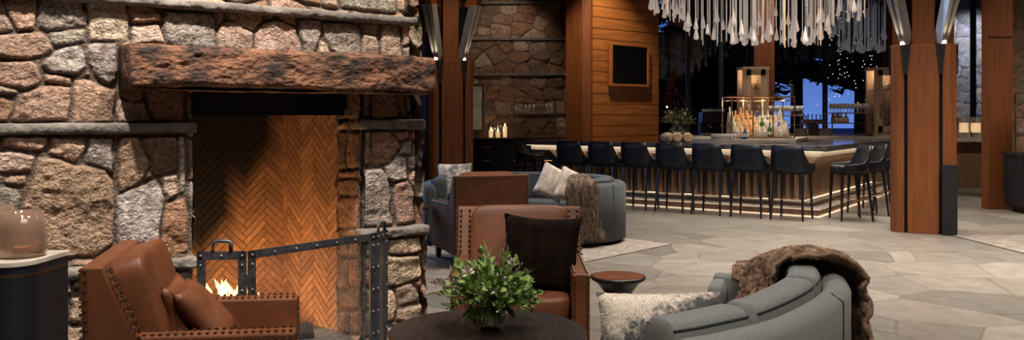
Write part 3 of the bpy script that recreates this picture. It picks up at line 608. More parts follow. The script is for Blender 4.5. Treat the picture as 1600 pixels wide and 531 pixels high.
# ------------------------------------------------------------------ leather armchairs (front faces -Y, width on X)
def pillow_mb(w, h, d, n=14, pinch=0.08, seed=1, lump=0.012):
    rows = []
    front = []
    def P(u, v, sgn):
        e = (1 - abs(u) ** 3.2) * (1 - abs(v) ** 3.2); e = max(e, 0) ** 0.5
        k = 1 - pinch * (1 - u * u) * (abs(v) ** 2) ; k2 = 1 - pinch * (1 - v * v) * (abs(u) ** 2)
        nz = lump * float(fbm(np.array([u * 2.2 + seed]), np.array([v * 2.2]), seed, 3)[0]) * 2
        return (u * w / 2 * k2, sgn * d / 2 * e + nz * e, v * h / 2 * k)
    mb = MB()
    for sgn in (-1, 1):
        mb.grid([[P(-1 + 2 * j / n, -1 + 2 * i / n, sgn) for j in range(n + 1)] for i in range(n + 1)])
    return mb
def rbox(mb, x0, x1, y0, y1, z0, z1, r=0.03, n=4, puff=0.0):
    # rounded cushion
    cx, cy, cz = (x0 + x1) / 2, (y0 + y1) / 2, (z0 + z1) / 2; a, b, c = (x1 - x0) / 2, (y1 - y0) / 2, (z1 - z0) / 2
    p = 7.5; m, k = 18, 40; rows = []
    def sp(v, e): return math.copysign(abs(v) ** e, v)
    for i in range(m + 1):
        t = -PI / 2 + PI * i / m
        ct, st = sp(math.cos(t), 2 / p), sp(math.sin(t), 2 / p)
        rows.append([(cx + a * ct * sp(math.cos(2 * PI * j / k), 2 / p), cy + b * ct * sp(math.sin(2 * PI * j / k), 2 / p), cz + c * st) for j in range(k)])
    return mb.grid(rows, closeu=True, cap=True)
def nails(mb, a, b, n, nrm, r=0.0075):
    a, b, nrm = Vector(a), Vector(b), Vector(nrm)
    for i in range(n): mb.ball(a.lerp(b, i / max(1, n - 1)) + nrm * 0.002, r, n=8, m=4)
def armchair(label, loc, rz, group='brown leather armchairs with nailhead trim'):
    t = thing('leather_armchair', label, 'armchair', loc, rz, group)
    Wd, Dp = 0.78, 0.80; w = Wd / 2; b = Dp / 2
    # back wedge, profile in (y,z)
    prof = [(b, 0.14), (b, 0.55), (b + 0.012, 0.91), (b - 0.068, 0.91), (b - 0.20, 0.60), (b - 0.22, 0.14)]
    o = MB().prof(prof, -w, w).build('back_frame', 'leather', t, bevel=0.008)
    nb = MB(); 
    d1 = Vector((0, b - 0.20, 0.60)); d0 = Vector((0, b - 0.085, 0.91)); nrm = Vector((0, -0.94, 0.34))
    for x in (-w + .02, -w + .075, w - .02, w - .075): nails(nb, (x, d1.y, d1.z + .02), (x, d0.y, d0.z - .02), 10, nrm)
    for sx_ in (-1, 1):
        x = sx_ * w; nails(nb, (x, b - .02, .18), (x, b - .008, .90), 20, (sx_, 0, 0)); nails(nb, (x, b - .105, .89), (x, b - .205, .63), 9, (sx_, 0, 0))
    nails(nb, (-w + .02, b + .012, .895), (w - .02, b + .012, .895), 30, (0, 1, 0)); nails(nb, (-w + .018, b + .002, .16), (-w + .018, b + .011, .88), 24, (0, 1, 0)); nails(nb, (w - .018, b + .002, .16), (w - .018, b + .011, .88), 24, (0, 1, 0))
    nb.build('nailheads', 'nail', o)['kind'] = 'stuff'
    for s in (-1, 1):
        x0, x1 = (w - .10, w) if s > 0 else (-w, -w + .10)
        a = MB().hexa([(x0, -b, .14), (x1, -b, .14), (x1, b - .21, .14), (x0, b - .21, .14)], [(x0, -b, .615), (x1, -b, .615), (x1, b - .19, .63), (x0, b - .19, .63)]).build('arm', 'leather', t, bevel=0.01)
        nb = MB()
        for x in (x0 + .014, x1 - .014): nails(nb, (x, -b + .02, .617), (x, b - .22, .63), 20, (0, 0, 1)); nails(nb, (x, -b, .17), (x, -b, .60), 15, (0, -1, 0))
        for z_ in ((.595, .61),): nails(nb, (s * w, -b + .02, z_[0]), (s * w, b - .22, z_[1]), 20, (s, 0, 0))
        nails(nb, (s * w, -b + .02, .17), (s * w, b - .1, .17), 22, (s, 0, 0))
        nb.build('nailheads', 'nail', a)['kind'] = 'stuff'
    MB().box(-w + .10, w - .10, -b + .02, b - .2, .14, .33).build('seat_frame', 'leather', t, bevel=0.01)
    rbox(MB(), -w + .103, w - .103, -b - .005, b - .18, .33, .48).build('seat_cushion', 'leather', t, smooth=True)
    bc = rbox(MB(), -w + .085, w - .085, -.08, .08, 0, .50).build('back_cushion', 'leather', t, smooth=True)
    bc.location = (0, b - .27, .445); bc.rotation_euler = (-0.30, 0, 0)
    for x, y in ((-w + .06, -b + .06), (w - .06, -b + .06), (-w + .06, b - .06), (w - .06, b - .06)):
        MB().hexa([(x - .02, y - .02, 0), (x + .02, y - .02, 0), (x + .02, y + .02, 0), (x - .02, y + .02, 0)], [(x - .03, y - .03, .14), (x + .03, y - .03, .14), (x + .03, y + .03, .14), (x - .03, y + .03, .14)]).build('leg', 'black_wood', t)
    return t
# left chair: back runs from (-1.71,3.36) to (-1.91,4.12), faces +x
def place(back_near, back_far):     # centre/rotation from the two rear corners (rear left when looking from behind = first)
    a, b = Vector(back_near), Vector(back_far); d = (b - a).normalized(); return a, b, d
bn = Vector((-1.66, 3.34)); bf = Vector((-1.84, 4.10)); dd = (bf - bn).normalized()      # local +X of chair
fr = Vector((dd.y, -dd.x))                                                            # facing
c = (bn + bf) / 2 + fr * 0.40
rzL = math.atan2(fr.y, fr.x) + PI / 2
armchair('brown leather armchair beside the fireplace holding two leather cushions', (c.x, c.y, 0), rzL)
def leather_pillow(loc, rot, label, size=(.42, .36, .17)):
    o = pillow_mb(*size, seed=int(loc[0] * 10) + 7, pinch=.16).build('leather_cushion', 'leather', smooth=True, auto=True); o.location = loc; o.rotation_euler = rot
    return tag(o, label, 'cushion', 'leather cushions on the near armchair')
def chair_pt(cx, cy, rz, x, y, z): v = Matrix.Rotation(rz, 3, 'Z') @ Vector((x, y, z)); return Vector((cx + v.x, cy + v.y, z))
q = chair_pt(c.x, c.y, rzL, -.06, .085, .635); leather_pillow(q, (-.30, .0, rzL - .04), 'leather cushion nearer the back of the left armchair', (.36, .33, .115))
q = chair_pt(c.x, c.y, rzL, -.08, -.02, .64); leather_pillow(q, (-.72, .0, rzL - .04), 'leather cushion leaning in front of the other on the left armchair', (.36, .34, .115))
armchair('brown leather armchair behind the coffee table holding a dark fur cushion', (0.045, 5.22, 0), 0.0)
armchair('brown leather armchair seen from behind, backing onto the front armchair', (-0.33, 9.05, 0), 0)
rear = bpy.context.scene.objects['leather_armchair.002']
bl = Vector((-.56, 8.35)); dr = Vector((.93, .36)).normalized(); fr = Vector((-dr.y, dr.x)); c2 = bl + dr * .39 + fr * .40
rear.location = (c2.x, c2.y, 0); rear.rotation_euler = (0, 0, math.atan2(fr.y, fr.x) + PI / 2)

def fur(o, n, length, width, m, seed=1, droop=0.5, name='fur_pile', normal_bias=1.0):
    """short strands of pile as one child mesh"""
    dg = bpy.context.evaluated_depsgraph_get(); ev = o.evaluated_get(dg); me = ev.to_mesh(); me.calc_loop_triangles()
    tris = [(me.vertices[a].co.copy(), me.vertices[b].co.copy(), me.vertices[c_].co.copy()) for a, b, c_ in (t.vertices[:] for t in me.loop_triangles)]
    ar = np.array([((b - a).cross(c_ - a)).length for a, b, c_ in tris]); rg = np.random.default_rng(seed); ids = rg.choice(len(tris), n, p=ar / ar.sum()); rr = rg.random((n, 8))
    V = []; Fc = []
    for k, i in enumerate(ids):
        a, b, c_ = tris[i]; u, v = rr[k, 0], rr[k, 1]
        if u + v > 1: u, v = 1 - u, 1 - v
        p = a + (b - a) * u + (c_ - a) * v; nn = (b - a).cross(c_ - a)
        if nn.length < 1e-12: continue
        nn.normalize(); jit = Vector((rr[k, 2] - .5, rr[k, 3] - .5, rr[k, 4] - .5)); d = (nn * normal_bias + jit * 1.1 + Vector((0, 0, -droop))).normalized()
        L = length * (0.5 + rr[k, 5]); sd = d.cross(jit).normalized() * width / 2; base = len(V)
        q = p + d * L * .55 + Vector((0, 0, -droop * L * .2)); e_ = p + d * L + Vector((0, 0, -droop * L * .5))
        V += [p - sd, p + sd, q + sd * .7, q - sd * .7, e_]; Fc += [(base, base + 1, base + 2, base + 3), (base + 3, base + 2, base + 4)]
    ev.to_mesh_clear()
    me2 = bpy.data.meshes.new(name); me2.from_pydata([tuple(v) for v in V], [], Fc); me2.materials.append(M[m]); me2.polygons.foreach_set('use_smooth', [True] * len(me2.polygons))
    f = bpy.data.objects.new(name, me2); C.objects.link(f); f.parent = o; f['kind'] = 'stuff'; return f
o = pillow_mb(.47, .47, .17, seed=3, pinch=.10).build('fur_cushion', 'fur_black', smooth=True, auto=True); o.location = (0.17, 5.12, .675); o.rotation_euler = (-.30, .05, -.10)
tag(o, 'square dark brown fur cushion propped on the front leather armchair', 'cushion'); bpy.context.view_layer.update(); fur(o, 9000, .022, .0022, 'fur_black', 2, .3)

# ------------------------------------------------------------------ sofas
def spline(pts, n=60):
    P = [Vector(p) for p in pts]; P = [P[0] * 2 - P[1]] + P + [P[-1] * 2 - P[-2]]; out = []
    segs = len(P) - 3
    for i in range(n + 1):
        x = segs * i / n; k = min(int(x), segs - 1); t = x - k; a, b, c_, d = P[k:k + 4]
        out.append(0.5 * ((2 * b) + (c_ - a) * t + (2 * a - 5 * b + 4 * c_ - d) * t * t + (3 * b - a - 3 * c_ + d) * t ** 3))
    return out
class Path:
    def __init__(s, pts, side=1, n=120):
        s.p = spline(pts, n); s.n = n; s.side = side
    def at(s, t):
        x = max(0, min(1, t)) * s.n; k = min(int(x), s.n - 1); f = x - k; p = s.p[k].lerp(s.p[k + 1], f); k2 = max(0, k - 3); k3 = min(s.n, k + 4)
        d = (s.p[k3] - s.p[k2]).normalized(); nn = Vector((-d.y, d.x)) * s.side; return p, d, nn
    k = None
    def pt(s, t, o, z):
        if s.k and z > .46: z = .46 + (z - .46) * s.k(t)
        p, d, nn = s.at(t); q = p + nn * o; return Vector((q.x, q.y, z))
def superprof(o0, o1, z0, z1, p=4.0, n=24, flat=False):
    cx, cy, a, b = (o0 + o1) / 2, (z0 + z1) / 2, (o1 - o0) / 2, (z1 - z0) / 2
    f = lambda v: math.copysign(abs(v) ** (2 / p), v)
    return [(cx + a * f(math.cos(2 * PI * k / n)), cy + b * f(math.sin(2 * PI * k / n))) for k in range(n)]
def sweep(mb, path, prof, t0, t1, n=40, endround=0.0):
    rows = []; cx = sum(a for a, b in prof) / len(prof); cy = sum(b for a, b in prof) / len(prof)
    ts = [i / n for i in range(n + 1)]
    if endround: ts = sorted(set(ts + [endround * k for k in (0.02, .1, .3, .6)] + [1 - endround * k for k in (.02, .1, .3, .6)]))
    for x in ts:
        k = 1.0
        if endround:
            e_ = min(x, 1 - x) / endround
            if e_ < 1: k = 0.55 + 0.45 * math.sqrt(max(0, 1 - (1 - e_) ** 2))
        rows.append([path.pt(t0 + (t1 - t0) * x, cx + (a - cx) * k, cy + (b - cy) * k) for a, b in prof])
    return mb.grid(rows, closeu=True, cap=True)
def sofa(label, path, m, h=0.70, seat=0.42, nc=3, depth=.74, ch=.745, cush=((0.06, .36), (.37, .64), (.65, .93)), arm_ends=(True, True), th=.13, group=None):
    t = thing('curved_sofa', label, 'sofa', (0, 0, 0), 0, group)
    sh = [(0, .06), (0, h - .05), (.02, h - .015), (.05, h), (th - .05, h), (th - .02, h - .015), (th, h - .05), (th, .06)]
    o = sweep(MB(), path, sh, 0, 1, 80, 0.012).build('outer_back', m, t, smooth=True)
    for i in range(0): pass
    pp = MB()

    for q in (.43, .8): MB().tube([path.pt(q, -.002, z) for z in (.07, .3, .5, h - .03)] + [path.pt(q, .05, h + .002)], .004, 6).build('seam', 'piping', o)
    sweep(MB(), path, [(th, .10), (th, .30), (depth, .30), (depth, .10)], .015, .985, 60).build('seat_base', m, t)
    k = len(cush)
    for a, b in cush:
        s_ = sweep(MB(), path, superprof(th + .005, depth + .03, .30, seat + .02, 6), a, b, 22, .06).build('seat_cushion', m, t, smooth=True)
        s_ = sweep(MB(), path, superprof(th + .005, th + .17, seat, ch, 4.5), a, b, 22, .05).build('back_cushion', m, t, smooth=True)
        MB().tube([path.pt(a + (b - a) * (.03 + .94 * i / 24), th + .012, ch - .035) for i in range(25)], .0045, 6).build('piping', 'piping', s_)
        MB().tube([path.pt(a + (b - a) * (.03 + .94 * i / 24), th + .163, ch - .035) for i in range(25)], .0045, 6).build('piping', 'piping', s_)
    # end arms closing the shell
    for e_, on in zip((0, 1), arm_ends):
        if not on: continue
        a, b = (0.0, .035) if e_ == 0 else (.965, 1.0)
        sweep(MB(), path, superprof(th - .02, depth * .62, .06, h - .03, 6), a, b, 8, .25).build('arm', m, t, smooth=True)
    fe = MB()
    for q in (.05, .5, .95):
        for oo in (.08, depth - .1): p = path.pt(q, oo, 0); fe.lathe([(.02, 0), (.025, .11)], 10, (p.x, p.y, 0))
    fe.build('feet', 'black_wood', t)
    return t
near = Path([(0.64, 3.02), (.82, 3.13), (1.12, 3.38), (1.47, 3.84), (1.66, 4.24), (1.70, 4.62), (1.52, 4.98), (1.20, 5.12)], side=1)
near.k = lambda t: 1 if t < .68 else 1 - .5 * min(1, (t - .68) / .28)
sofa('grey curved sofa seen from behind in the near right, fur throw on its back', near, 'sofa', cush=((.01, .25), (.26, .46), (.47, .68), (.69, .90)), arm_ends=(False, True), depth=.66)
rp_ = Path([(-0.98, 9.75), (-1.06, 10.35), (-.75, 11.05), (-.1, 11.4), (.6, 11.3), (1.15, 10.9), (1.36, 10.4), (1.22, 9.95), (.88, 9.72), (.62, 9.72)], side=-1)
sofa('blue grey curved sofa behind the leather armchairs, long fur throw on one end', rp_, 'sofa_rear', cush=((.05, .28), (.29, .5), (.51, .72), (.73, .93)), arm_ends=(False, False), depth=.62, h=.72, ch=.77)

def throw(name, label, path, t0, t1, prof, m, lump, seed, nu=90, nv=90, ragged=0.0, thick=0.02, offs=0.012, freq=9):
    """cloth lying over a path: prof is a polyline in (o,z)"""
    L = [0]
    for a, b in zip(prof, prof[1:]): L.append(L[-1] + math.hypot(b[0] - a[0], b[1] - a[1]))
    rg = random.Random(seed); g1, g2 = [], []
    us = np.linspace(0, 1, nu + 1); 
    for i in range(nu + 1):
        row = []; 
        sA = ragged * float(fbm(np.array([i * .11]), np.array([1.0]), seed, 3)[0]) * 2; sB = ragged * float(fbm(np.array([i * .11]), np.array([9.0]), seed + 1, 3)[0]) * 2
        for j in range(nv + 1):
            x = (sA + (1 + sB - sA) * j / nv) * L[-1]; x = max(0, min(L[-1] - 1e-6, x)); k = max(q for q in range(len(L) - 1) if L[q] <= x); f = (x - L[k]) / (L[k + 1] - L[k])
            a, b = prof[k], prof[k + 1]; o_ = a[0] + (b[0] - a[0]) * f; z_ = a[1] + (b[1] - a[1]) * f
            nx, nz = (a[1] - b[1]), (b[0] - a[0]); l_ = math.hypot(nx, nz); nx, nz = nx / l_, nz / l_
            if k == 0 and False: pass
            n_ = float(fbm(np.array([i / nu * freq + seed]), np.array([j / nv * freq * .8]), seed, 2)[0]); w_ = abs(n_) ** .8 * 1.3
            d_ = offs + lump * (0.35 + w_ + .35 * math.sin(i / nu * 26 + n_ * 9) ** 2)
            ts = t0 + (t1 - t0) * i / nu + .03 * (ragged > 0) * float(fbm(np.array([j * .09]), np.array([i / nu * 2.0]), seed + 4, 3)[0]) * 2
            row.append(path.pt(ts, o_ + nx * d_, z_ + nz * d_))
        g1.append(row)
    mb = MB(); mb.grid(g1); o = mb.build(name, m, smooth=True); s_ = o.modifiers.new('s', 'SOLIDIFY'); s_.thickness = thick; s_.offset = -1 if False else 0
    return tag(o, label, 'throw')
# near throw: drapes from the seat over the back and down outside
pr = [(.52, .44), (.38, .47), (.31, .62), (.28, .735), (.20, .745), (.10, .73), (.05, .715), (-.005, .69), (-.02, .6), (-.025, .40), (-.03, .25)]
pr = list(reversed(pr))
thr = throw('fur_throw', 'brown ribbed fur throw heaped over the back of the near grey sofa', near, .57, .93, pr, 'fur_brown', .065, 5, ragged=.05, freq=9)
bpy.context.view_layer.update(); fur(thr, 42000, .009, .0016, 'fur_brown', 4, .3)
pr2 = [(-.03, .14), (-.025, .4), (-.02, .7), (.02, .745), (.10, .75), (.15, .78), (.3, .785), (.34, .7)]
thr2 = throw('fur_throw', 'long haired brown and cream fur throw hanging over the end of the rear sofa', rp_, .865, .999, pr2, 'fur_rear', .02, 8, nu=40, nv=50, ragged=.012)
bpy.context.view_layer.update(); fur(thr2, 15000, .045, .0045, 'fur_rear', 5, 1.2)

def soft_pillow(name, label, loc, rot, size, m, seed, furn=0, flen=.02, fm=None, grp=None):
    o = pillow_mb(*size, seed=seed, pinch=.07).build(name, m, smooth=True, auto=True); o.location = loc; o.rotation_euler = rot; tag(o, label, 'cushion', grp)
    if furn: bpy.context.view_layer.update(); fur(o, furn, flen, .0022, fm or m, seed, .3)
    return o
# near lumbar cushion: cream above, grey fur below
m = mat('lumbar', (0.10, 0.10, 0.105), 0.95, col2=(0.72, 0.66, 0.58), nscale=26, detail=10, sheen=.1, contrast=(.40, .62))
n_ = m.node_tree.nodes; l_ = m.node_tree.links; rmp = [x for x in n_ if x.type == 'VALTORGB'][0]; nzn = [x for x in n_ if x.type == 'TEX_NOISE'][0]
sep = n_.new('ShaderNodeSeparateXYZ'); l_.new([x for x in n_ if x.type == 'TEX_COORD'][0].outputs['Object'], sep.inputs[0])
ma = n_.new('ShaderNodeMath'); ma.operation = 'MULTIPLY_ADD'; ma.inputs[1].default_value = 3.0; l_.new(sep.outputs['Z'], ma.inputs[0]); l_.new(nzn.outputs['Fac'], ma.inputs[2])
mb2 = n_.new('ShaderNodeMath'); mb2.operation = 'MULTIPLY_ADD'; mb2.inputs[1].default_value = -1.4; l_.new(sep.outputs['X'], mb2.inputs[0]); l_.new(ma.outputs[0], mb2.inputs[2]); mc = n_.new('ShaderNodeMath'); mc.operation = 'SUBTRACT'; mc.inputs[1].default_value = .19; l_.new(mb2.outputs[0], mc.inputs[0]); l_.new(mc.outputs[0], rmp.inputs[0])
soft_pillow('lumbar_cushion', 'cream and grey fur lumbar cushion on the seat of the near sofa', (.625, 3.66, .60), (-.22, -.02, -.05), (.53, .30, .16), 'lumbar', 5, 12000, .007)
soft_pillow('marl_cushion', 'mottled grey and cream square cushion at the left end of the rear sofa', (-.68, 10.35, .72), (-.25, 0, .25), (.42, .42, .14), 'cushion_marl', 6)
soft_pillow('cream_cushion', 'cream furry cushion leaning left on the rear sofa by the throw', (.48, 10.3, .70), (-.2, .45, .1), (.36, .40, .14), 'cushion_cream', 7, 2500, .014, grp='cream furry cushions on the rear sofa')
soft_pillow('cream_cushion', 'cream furry cushion between its twin and the fur throw on the rear sofa', (.70, 10.15, .66), (-.2, .42, .25), (.38, .40, .14), 'cushion_cream', 8, 2500, .014, grp='cream furry cushions on the rear sofa')

# ------------------------------------------------------------------ tables
t = thing('coffee_table', 'large round black wood coffee table in the foreground', 'coffee table', (-.115, 4.02, 0))
MB().lathe([(.40, .445), (.455, .45), (.462, .458), (.462, .492), (.455, .5), (.0005, .5)], 72).build('table_top', 'black_wood', t, smooth=False, bevel=.002)
MB().lathe([(.26, 0), (.26, .02), (.10, .05), (.09, .40), (.2, .445)], 40).build('pedestal', 'black_wood', t, smooth=True)
t = thing('pedestal_table', 'small round pedestal table with a reddish top and black waisted base', 'side table', (.663, 5.4, 0))
MB().lathe([(.0005, .5), (.160, .5)], 48, cap=False).build('table_top', 'rust_top', t)
MB().lathe([(.13, 0), (.125, .03), (.085, .22), (.075, .32), (.09, .40), (.13, .455), (.168, .478), (.173, .487), (.171, .497), (.160, .4995)], 48).build('pedestal', 'black_wood', t, smooth=True)
t = thing('side_table', 'round black side table on thin legs behind the fireplace corner', 'side table', (-1.12, 8.95, 0))
MB().lathe([(.27, .53), (.28, .535), (.28, .56), (.0005, .565)], 48).build('table_top', 'black_wood', t)
for a in (.6, 2.2, 3.8, 5.3): MB().box(.21 * math.cos(a) - .014, .21 * math.cos(a) + .014, .21 * math.sin(a) - .014, .21 * math.sin(a) + .014, 0, .53).build('leg', 'black_wood', t)

# cabinet at the left edge
t = thing('marble_top_cabinet', 'dark cabinet with a rounded marble top at the left edge of the frame', 'cabinet', (0, 0, 0))
cp = [(-3.2, 4.02)]; cp = [(-2.065, 4.04), (-2.075, 3.93)] + [(-2.20 + .12 * math.cos(a), 3.83 + .12 * math.sin(a) - 0.02) for a in np.linspace(0, -PI / 2, 8)] + [(-2.5, 3.68), (-2.5, 4.04)]
MB().prism(cp, .845, .87).build('marble_top', 'marble', t, bevel=.004)
def shrink(poly, k): cx = sum(p[0] for p in poly) / len(poly); cy = sum(p[1] for p in poly) / len(poly); return [(cx + (x - cx) * (1 - k), cy + (y - cy) * (1 - k * 2)) for x, y in poly]
MB().prism(shrink(cp, .03), .06, .845).build('cabinet_body', 'navy_cab', t)
MB().prism(shrink(cp, .027), .80, .815).build('brass_band', 'bronze', t)
MB().prism(shrink(cp, .05), 0, .06).build('plinth', 'black_wood', t)
for x in (-2.36,): MB().box(x, x + .012, 3.683, 3.70, .08, .8).build('brass_strip', 'bronze', t)
def hurricane(loc, s, label):
    t = thing('smoked_glass_vase', label, 'vase', loc, 0, 'smoked glass candle vases on the marble cabinet')
    MB().lathe([(.001, .0), (.070 * s, 0), (.082 * s, .012 * s), (.084 * s, .04 * s), (.078 * s, .10 * s), (.070 * s, .165 * s), (.066 * s, .165 * s), (.073 * s, .10 * s), (.078 * s, .04 * s), (.072 * s, .015 * s), (.001, .01 * s)], 40, cap=False).build('glass', 'smoked', t, smooth=True)
    MB().lathe([(.001, .012 * s), (.03 * s, .012 * s), (.03 * s, .035 * s), (.001, .036 * s)], 24).build('candle', 'amber', t)
    tw = MB()
    for k in range(3):
        a = k * 2.1; tw.tube([(0.045 * math.cos(a), .045 * math.sin(a), .02 * s), (.02 * math.cos(a + .5), .02 * math.sin(a + .5), .09 * s), (.04 * math.cos(a + 1), .04 * math.sin(a + 1), .15 * s)], .0012, 5)
    tw.build('twig', 'twig', t)
p = W(30, 404, 3.84); hurricane((p.x, 3.86, .87), 1.22, 'front smoked amber glass candle vase on the marble cabinet')
p = W(-12, 404, 3.95); hurricane((p.x - .01, 3.955, .87), 1.32, 'taller smoked glass vase behind the other, cut by the left frame edge')

# ------------------------------------------------------------------ flower arrangements
def arrangement(name, label, loc, s, nleaf, nstem, leafm='leaf', blooms=True, tall=3, seed=4, vase=True, cat='plant'):
    t = thing(name, label, cat, loc); R = random.Random(seed)
    if vase: MB().lathe([(.001, 0), (.045 * s, 0), (.075 * s, .025 * s), (.088 * s, .065 * s), (.078 * s, .11 * s), (.058 * s, .135 * s), (.055 * s, .134 * s), (.074 * s, .108 * s), (.083 * s, .065 * s), (.07 * s, .028 * s), (.001, .008 * s)], 36, cap=False).build('glass_bowl', 'vase', t, smooth=True)
    st, lv, dr, bl = MB(), MB(), MB(), MB()
    def leaf_(mb, p, d, L, wd, nn):
        d = d.normalized(); sdv = d.cross(nn).normalized() * wd; c = nn * L * .12
        mb.face([p, p + d * L * .3 + sdv * .8 + c, p + d * L * .65 + sdv * .75 + c, p + d * L]); mb.face([p, p + d * L, p + d * L * .65 - sdv * .75 + c, p + d * L * .3 - sdv * .8 + c])
    for i in range(nstem):
        a = R.uniform(0, 2 * PI); r = math.sqrt(R.random()) ; tilt = r * 1.45
        dr_ = Vector((math.sin(tilt) * math.cos(a), math.sin(tilt) * math.sin(a), math.cos(tilt))); L = s * R.uniform(.17, .25) * (1.0 - .08 * math.sin(tilt))
        p0 = Vector((-.04 * s * math.cos(a) * r, -.04 * s * math.sin(a) * r, .03 * s)); p1 = Vector((.04 * s * math.cos(a) * r, .04 * s * math.sin(a) * r, .13 * s)); p2 = p1 + dr_ * L * .55; p3 = p1 + dr_ * L + Vector((0, 0, -.03 * s * r))
        st.tube([p0, p1, p2, p3], .0016 * s, 4)
        kind = R.random()
        for k in range(nleaf):
            f = R.uniform(.15, 1.05); p = p1.lerp(p2, f * 2) if f < .5 else p2.lerp(p3, (f - .5) * 2)
            dd_ = (dr_ + Vector((R.uniform(-1, 1), R.uniform(-1, 1), R.uniform(-.5, .9))) * .9); nn = Vector((R.uniform(-1, 1), R.uniform(-1, 1), 1)).normalized()
            if kind < .66: leaf_(lv, p, dd_, s * R.uniform(.026, .045), s * R.uniform(.011, .019), nn)
            elif kind < .8: leaf_(lv, p, dd_, s * R.uniform(.04, .06), s * .004, nn)
            elif k % 2 == 0: leaf_(dr, p, dd_, s * R.uniform(.015, .03), s * .004, nn)
    for i in range(14):
        a = R.uniform(0, 2 * PI); L = s * R.uniform(.08, .13); b = Vector((.06 * s * math.cos(a), .06 * s * math.sin(a), .12 * s))
        for k in range(3): leaf_(lv, b, Vector((math.cos(a + .3 * k), math.sin(a + .3 * k), -.9)), L, .006 * s, Vector((0, 0, 1)))
    for i in range(tall):
        a = R.uniform(-.6, 1.6); x = R.uniform(-.02, .12) * s
        pts = [Vector((x * .5, 0, .12 * s)), Vector((x + .01 * s * i, -.02, .25 * s)), Vector((x + .05 * s * math.sin(i * 2.3), .01, .37 * s + .02 * i * s)), Vector((x + .09 * s * math.sin(i * 2.3), .0, .45 * s))]
        dr.tube(pts, .0018 * s, 4, .0008 * s)
    for i in range(9):   # dry feathery sprays, mostly to the left
        a = PI + R.uniform(-.8, .8); pts = [Vector((0, 0, .12 * s))] + [Vector((math.cos(a) * .09 * s * k, math.sin(a) * .05 * s * k, s * (.14 + .05 * k - .008 * k * k))) for k in range(1, 4)]
        dr.tube(pts, .0014 * s, 4)
        for k in range(26):
            f = R.uniform(.3, 1); p = pts[1].lerp(pts[3], f); leaf_(dr, p, Vector((R.uniform(-1, .3), R.uniform(-1, 1), R.uniform(-.3, 1))), .022 * s, .0022 * s, Vector((0, 0, 1)))
    st.build('stems', 'dry', t); lv.build('foliage', leafm, t); dr.build('dried_sprays', 'twig', t)
    if blooms:
        for bx, by, bz, r in ((-.10, -.06, .27, .02), (.06, -.10, .26, .018), (.03, -.13, .20, .016), (-.05, -.14, .15, .02), (.1, -.02, .31, .015), (-.15, 0, .22, .016)):
            q = MB()
            for k in range(14):
                d = Vector((R.uniform(-1, 1), R.uniform(-1, 1), R.uniform(-.3, 1.2))); leaf_(q, Vector((bx, by, bz)) * s, d, r * 1.8 * s, r * .5 * s, Vector((R.uniform(-1, 1), R.uniform(-1, 1), .5)))
            q.build('bloom', 'bloom', t)
    return t
arrangement('leafy_arrangement', 'leafy green arrangement in a clear glass bowl on the black coffee table', (-.105, 4.05, .5), 1.0, 17, 120)

# ------------------------------------------------------------------ rugs
def rug(name, label, cx, cy, a, w, l, m):
    o = MB().box(-w / 2, w / 2, -l / 2, l / 2, 0.001, .014).build(name, m); o.location = (cx, cy, 0); o.rotation_euler = (0, 0, a); return tag(o, label, 'rug')
u_ = Vector((-.675, -.737)).normalized(); v_ = Vector((-.737, .675)); cc_ = Vector((1.85, 10.0)) + u_ * 2.1 + v_ * 1.75
rug('area_rug', 'grey beige woven rug under the rear sofa and armchair', cc_.x, cc_.y, math.atan2(u_.y, u_.x), 4.2, 3.5, 'rug_grey')
rug('patterned_rug', 'faded grey patterned rug at the right edge beyond the column', 7.5, 10.05, .05, 4.0, 1.5, 'rug_pattern')

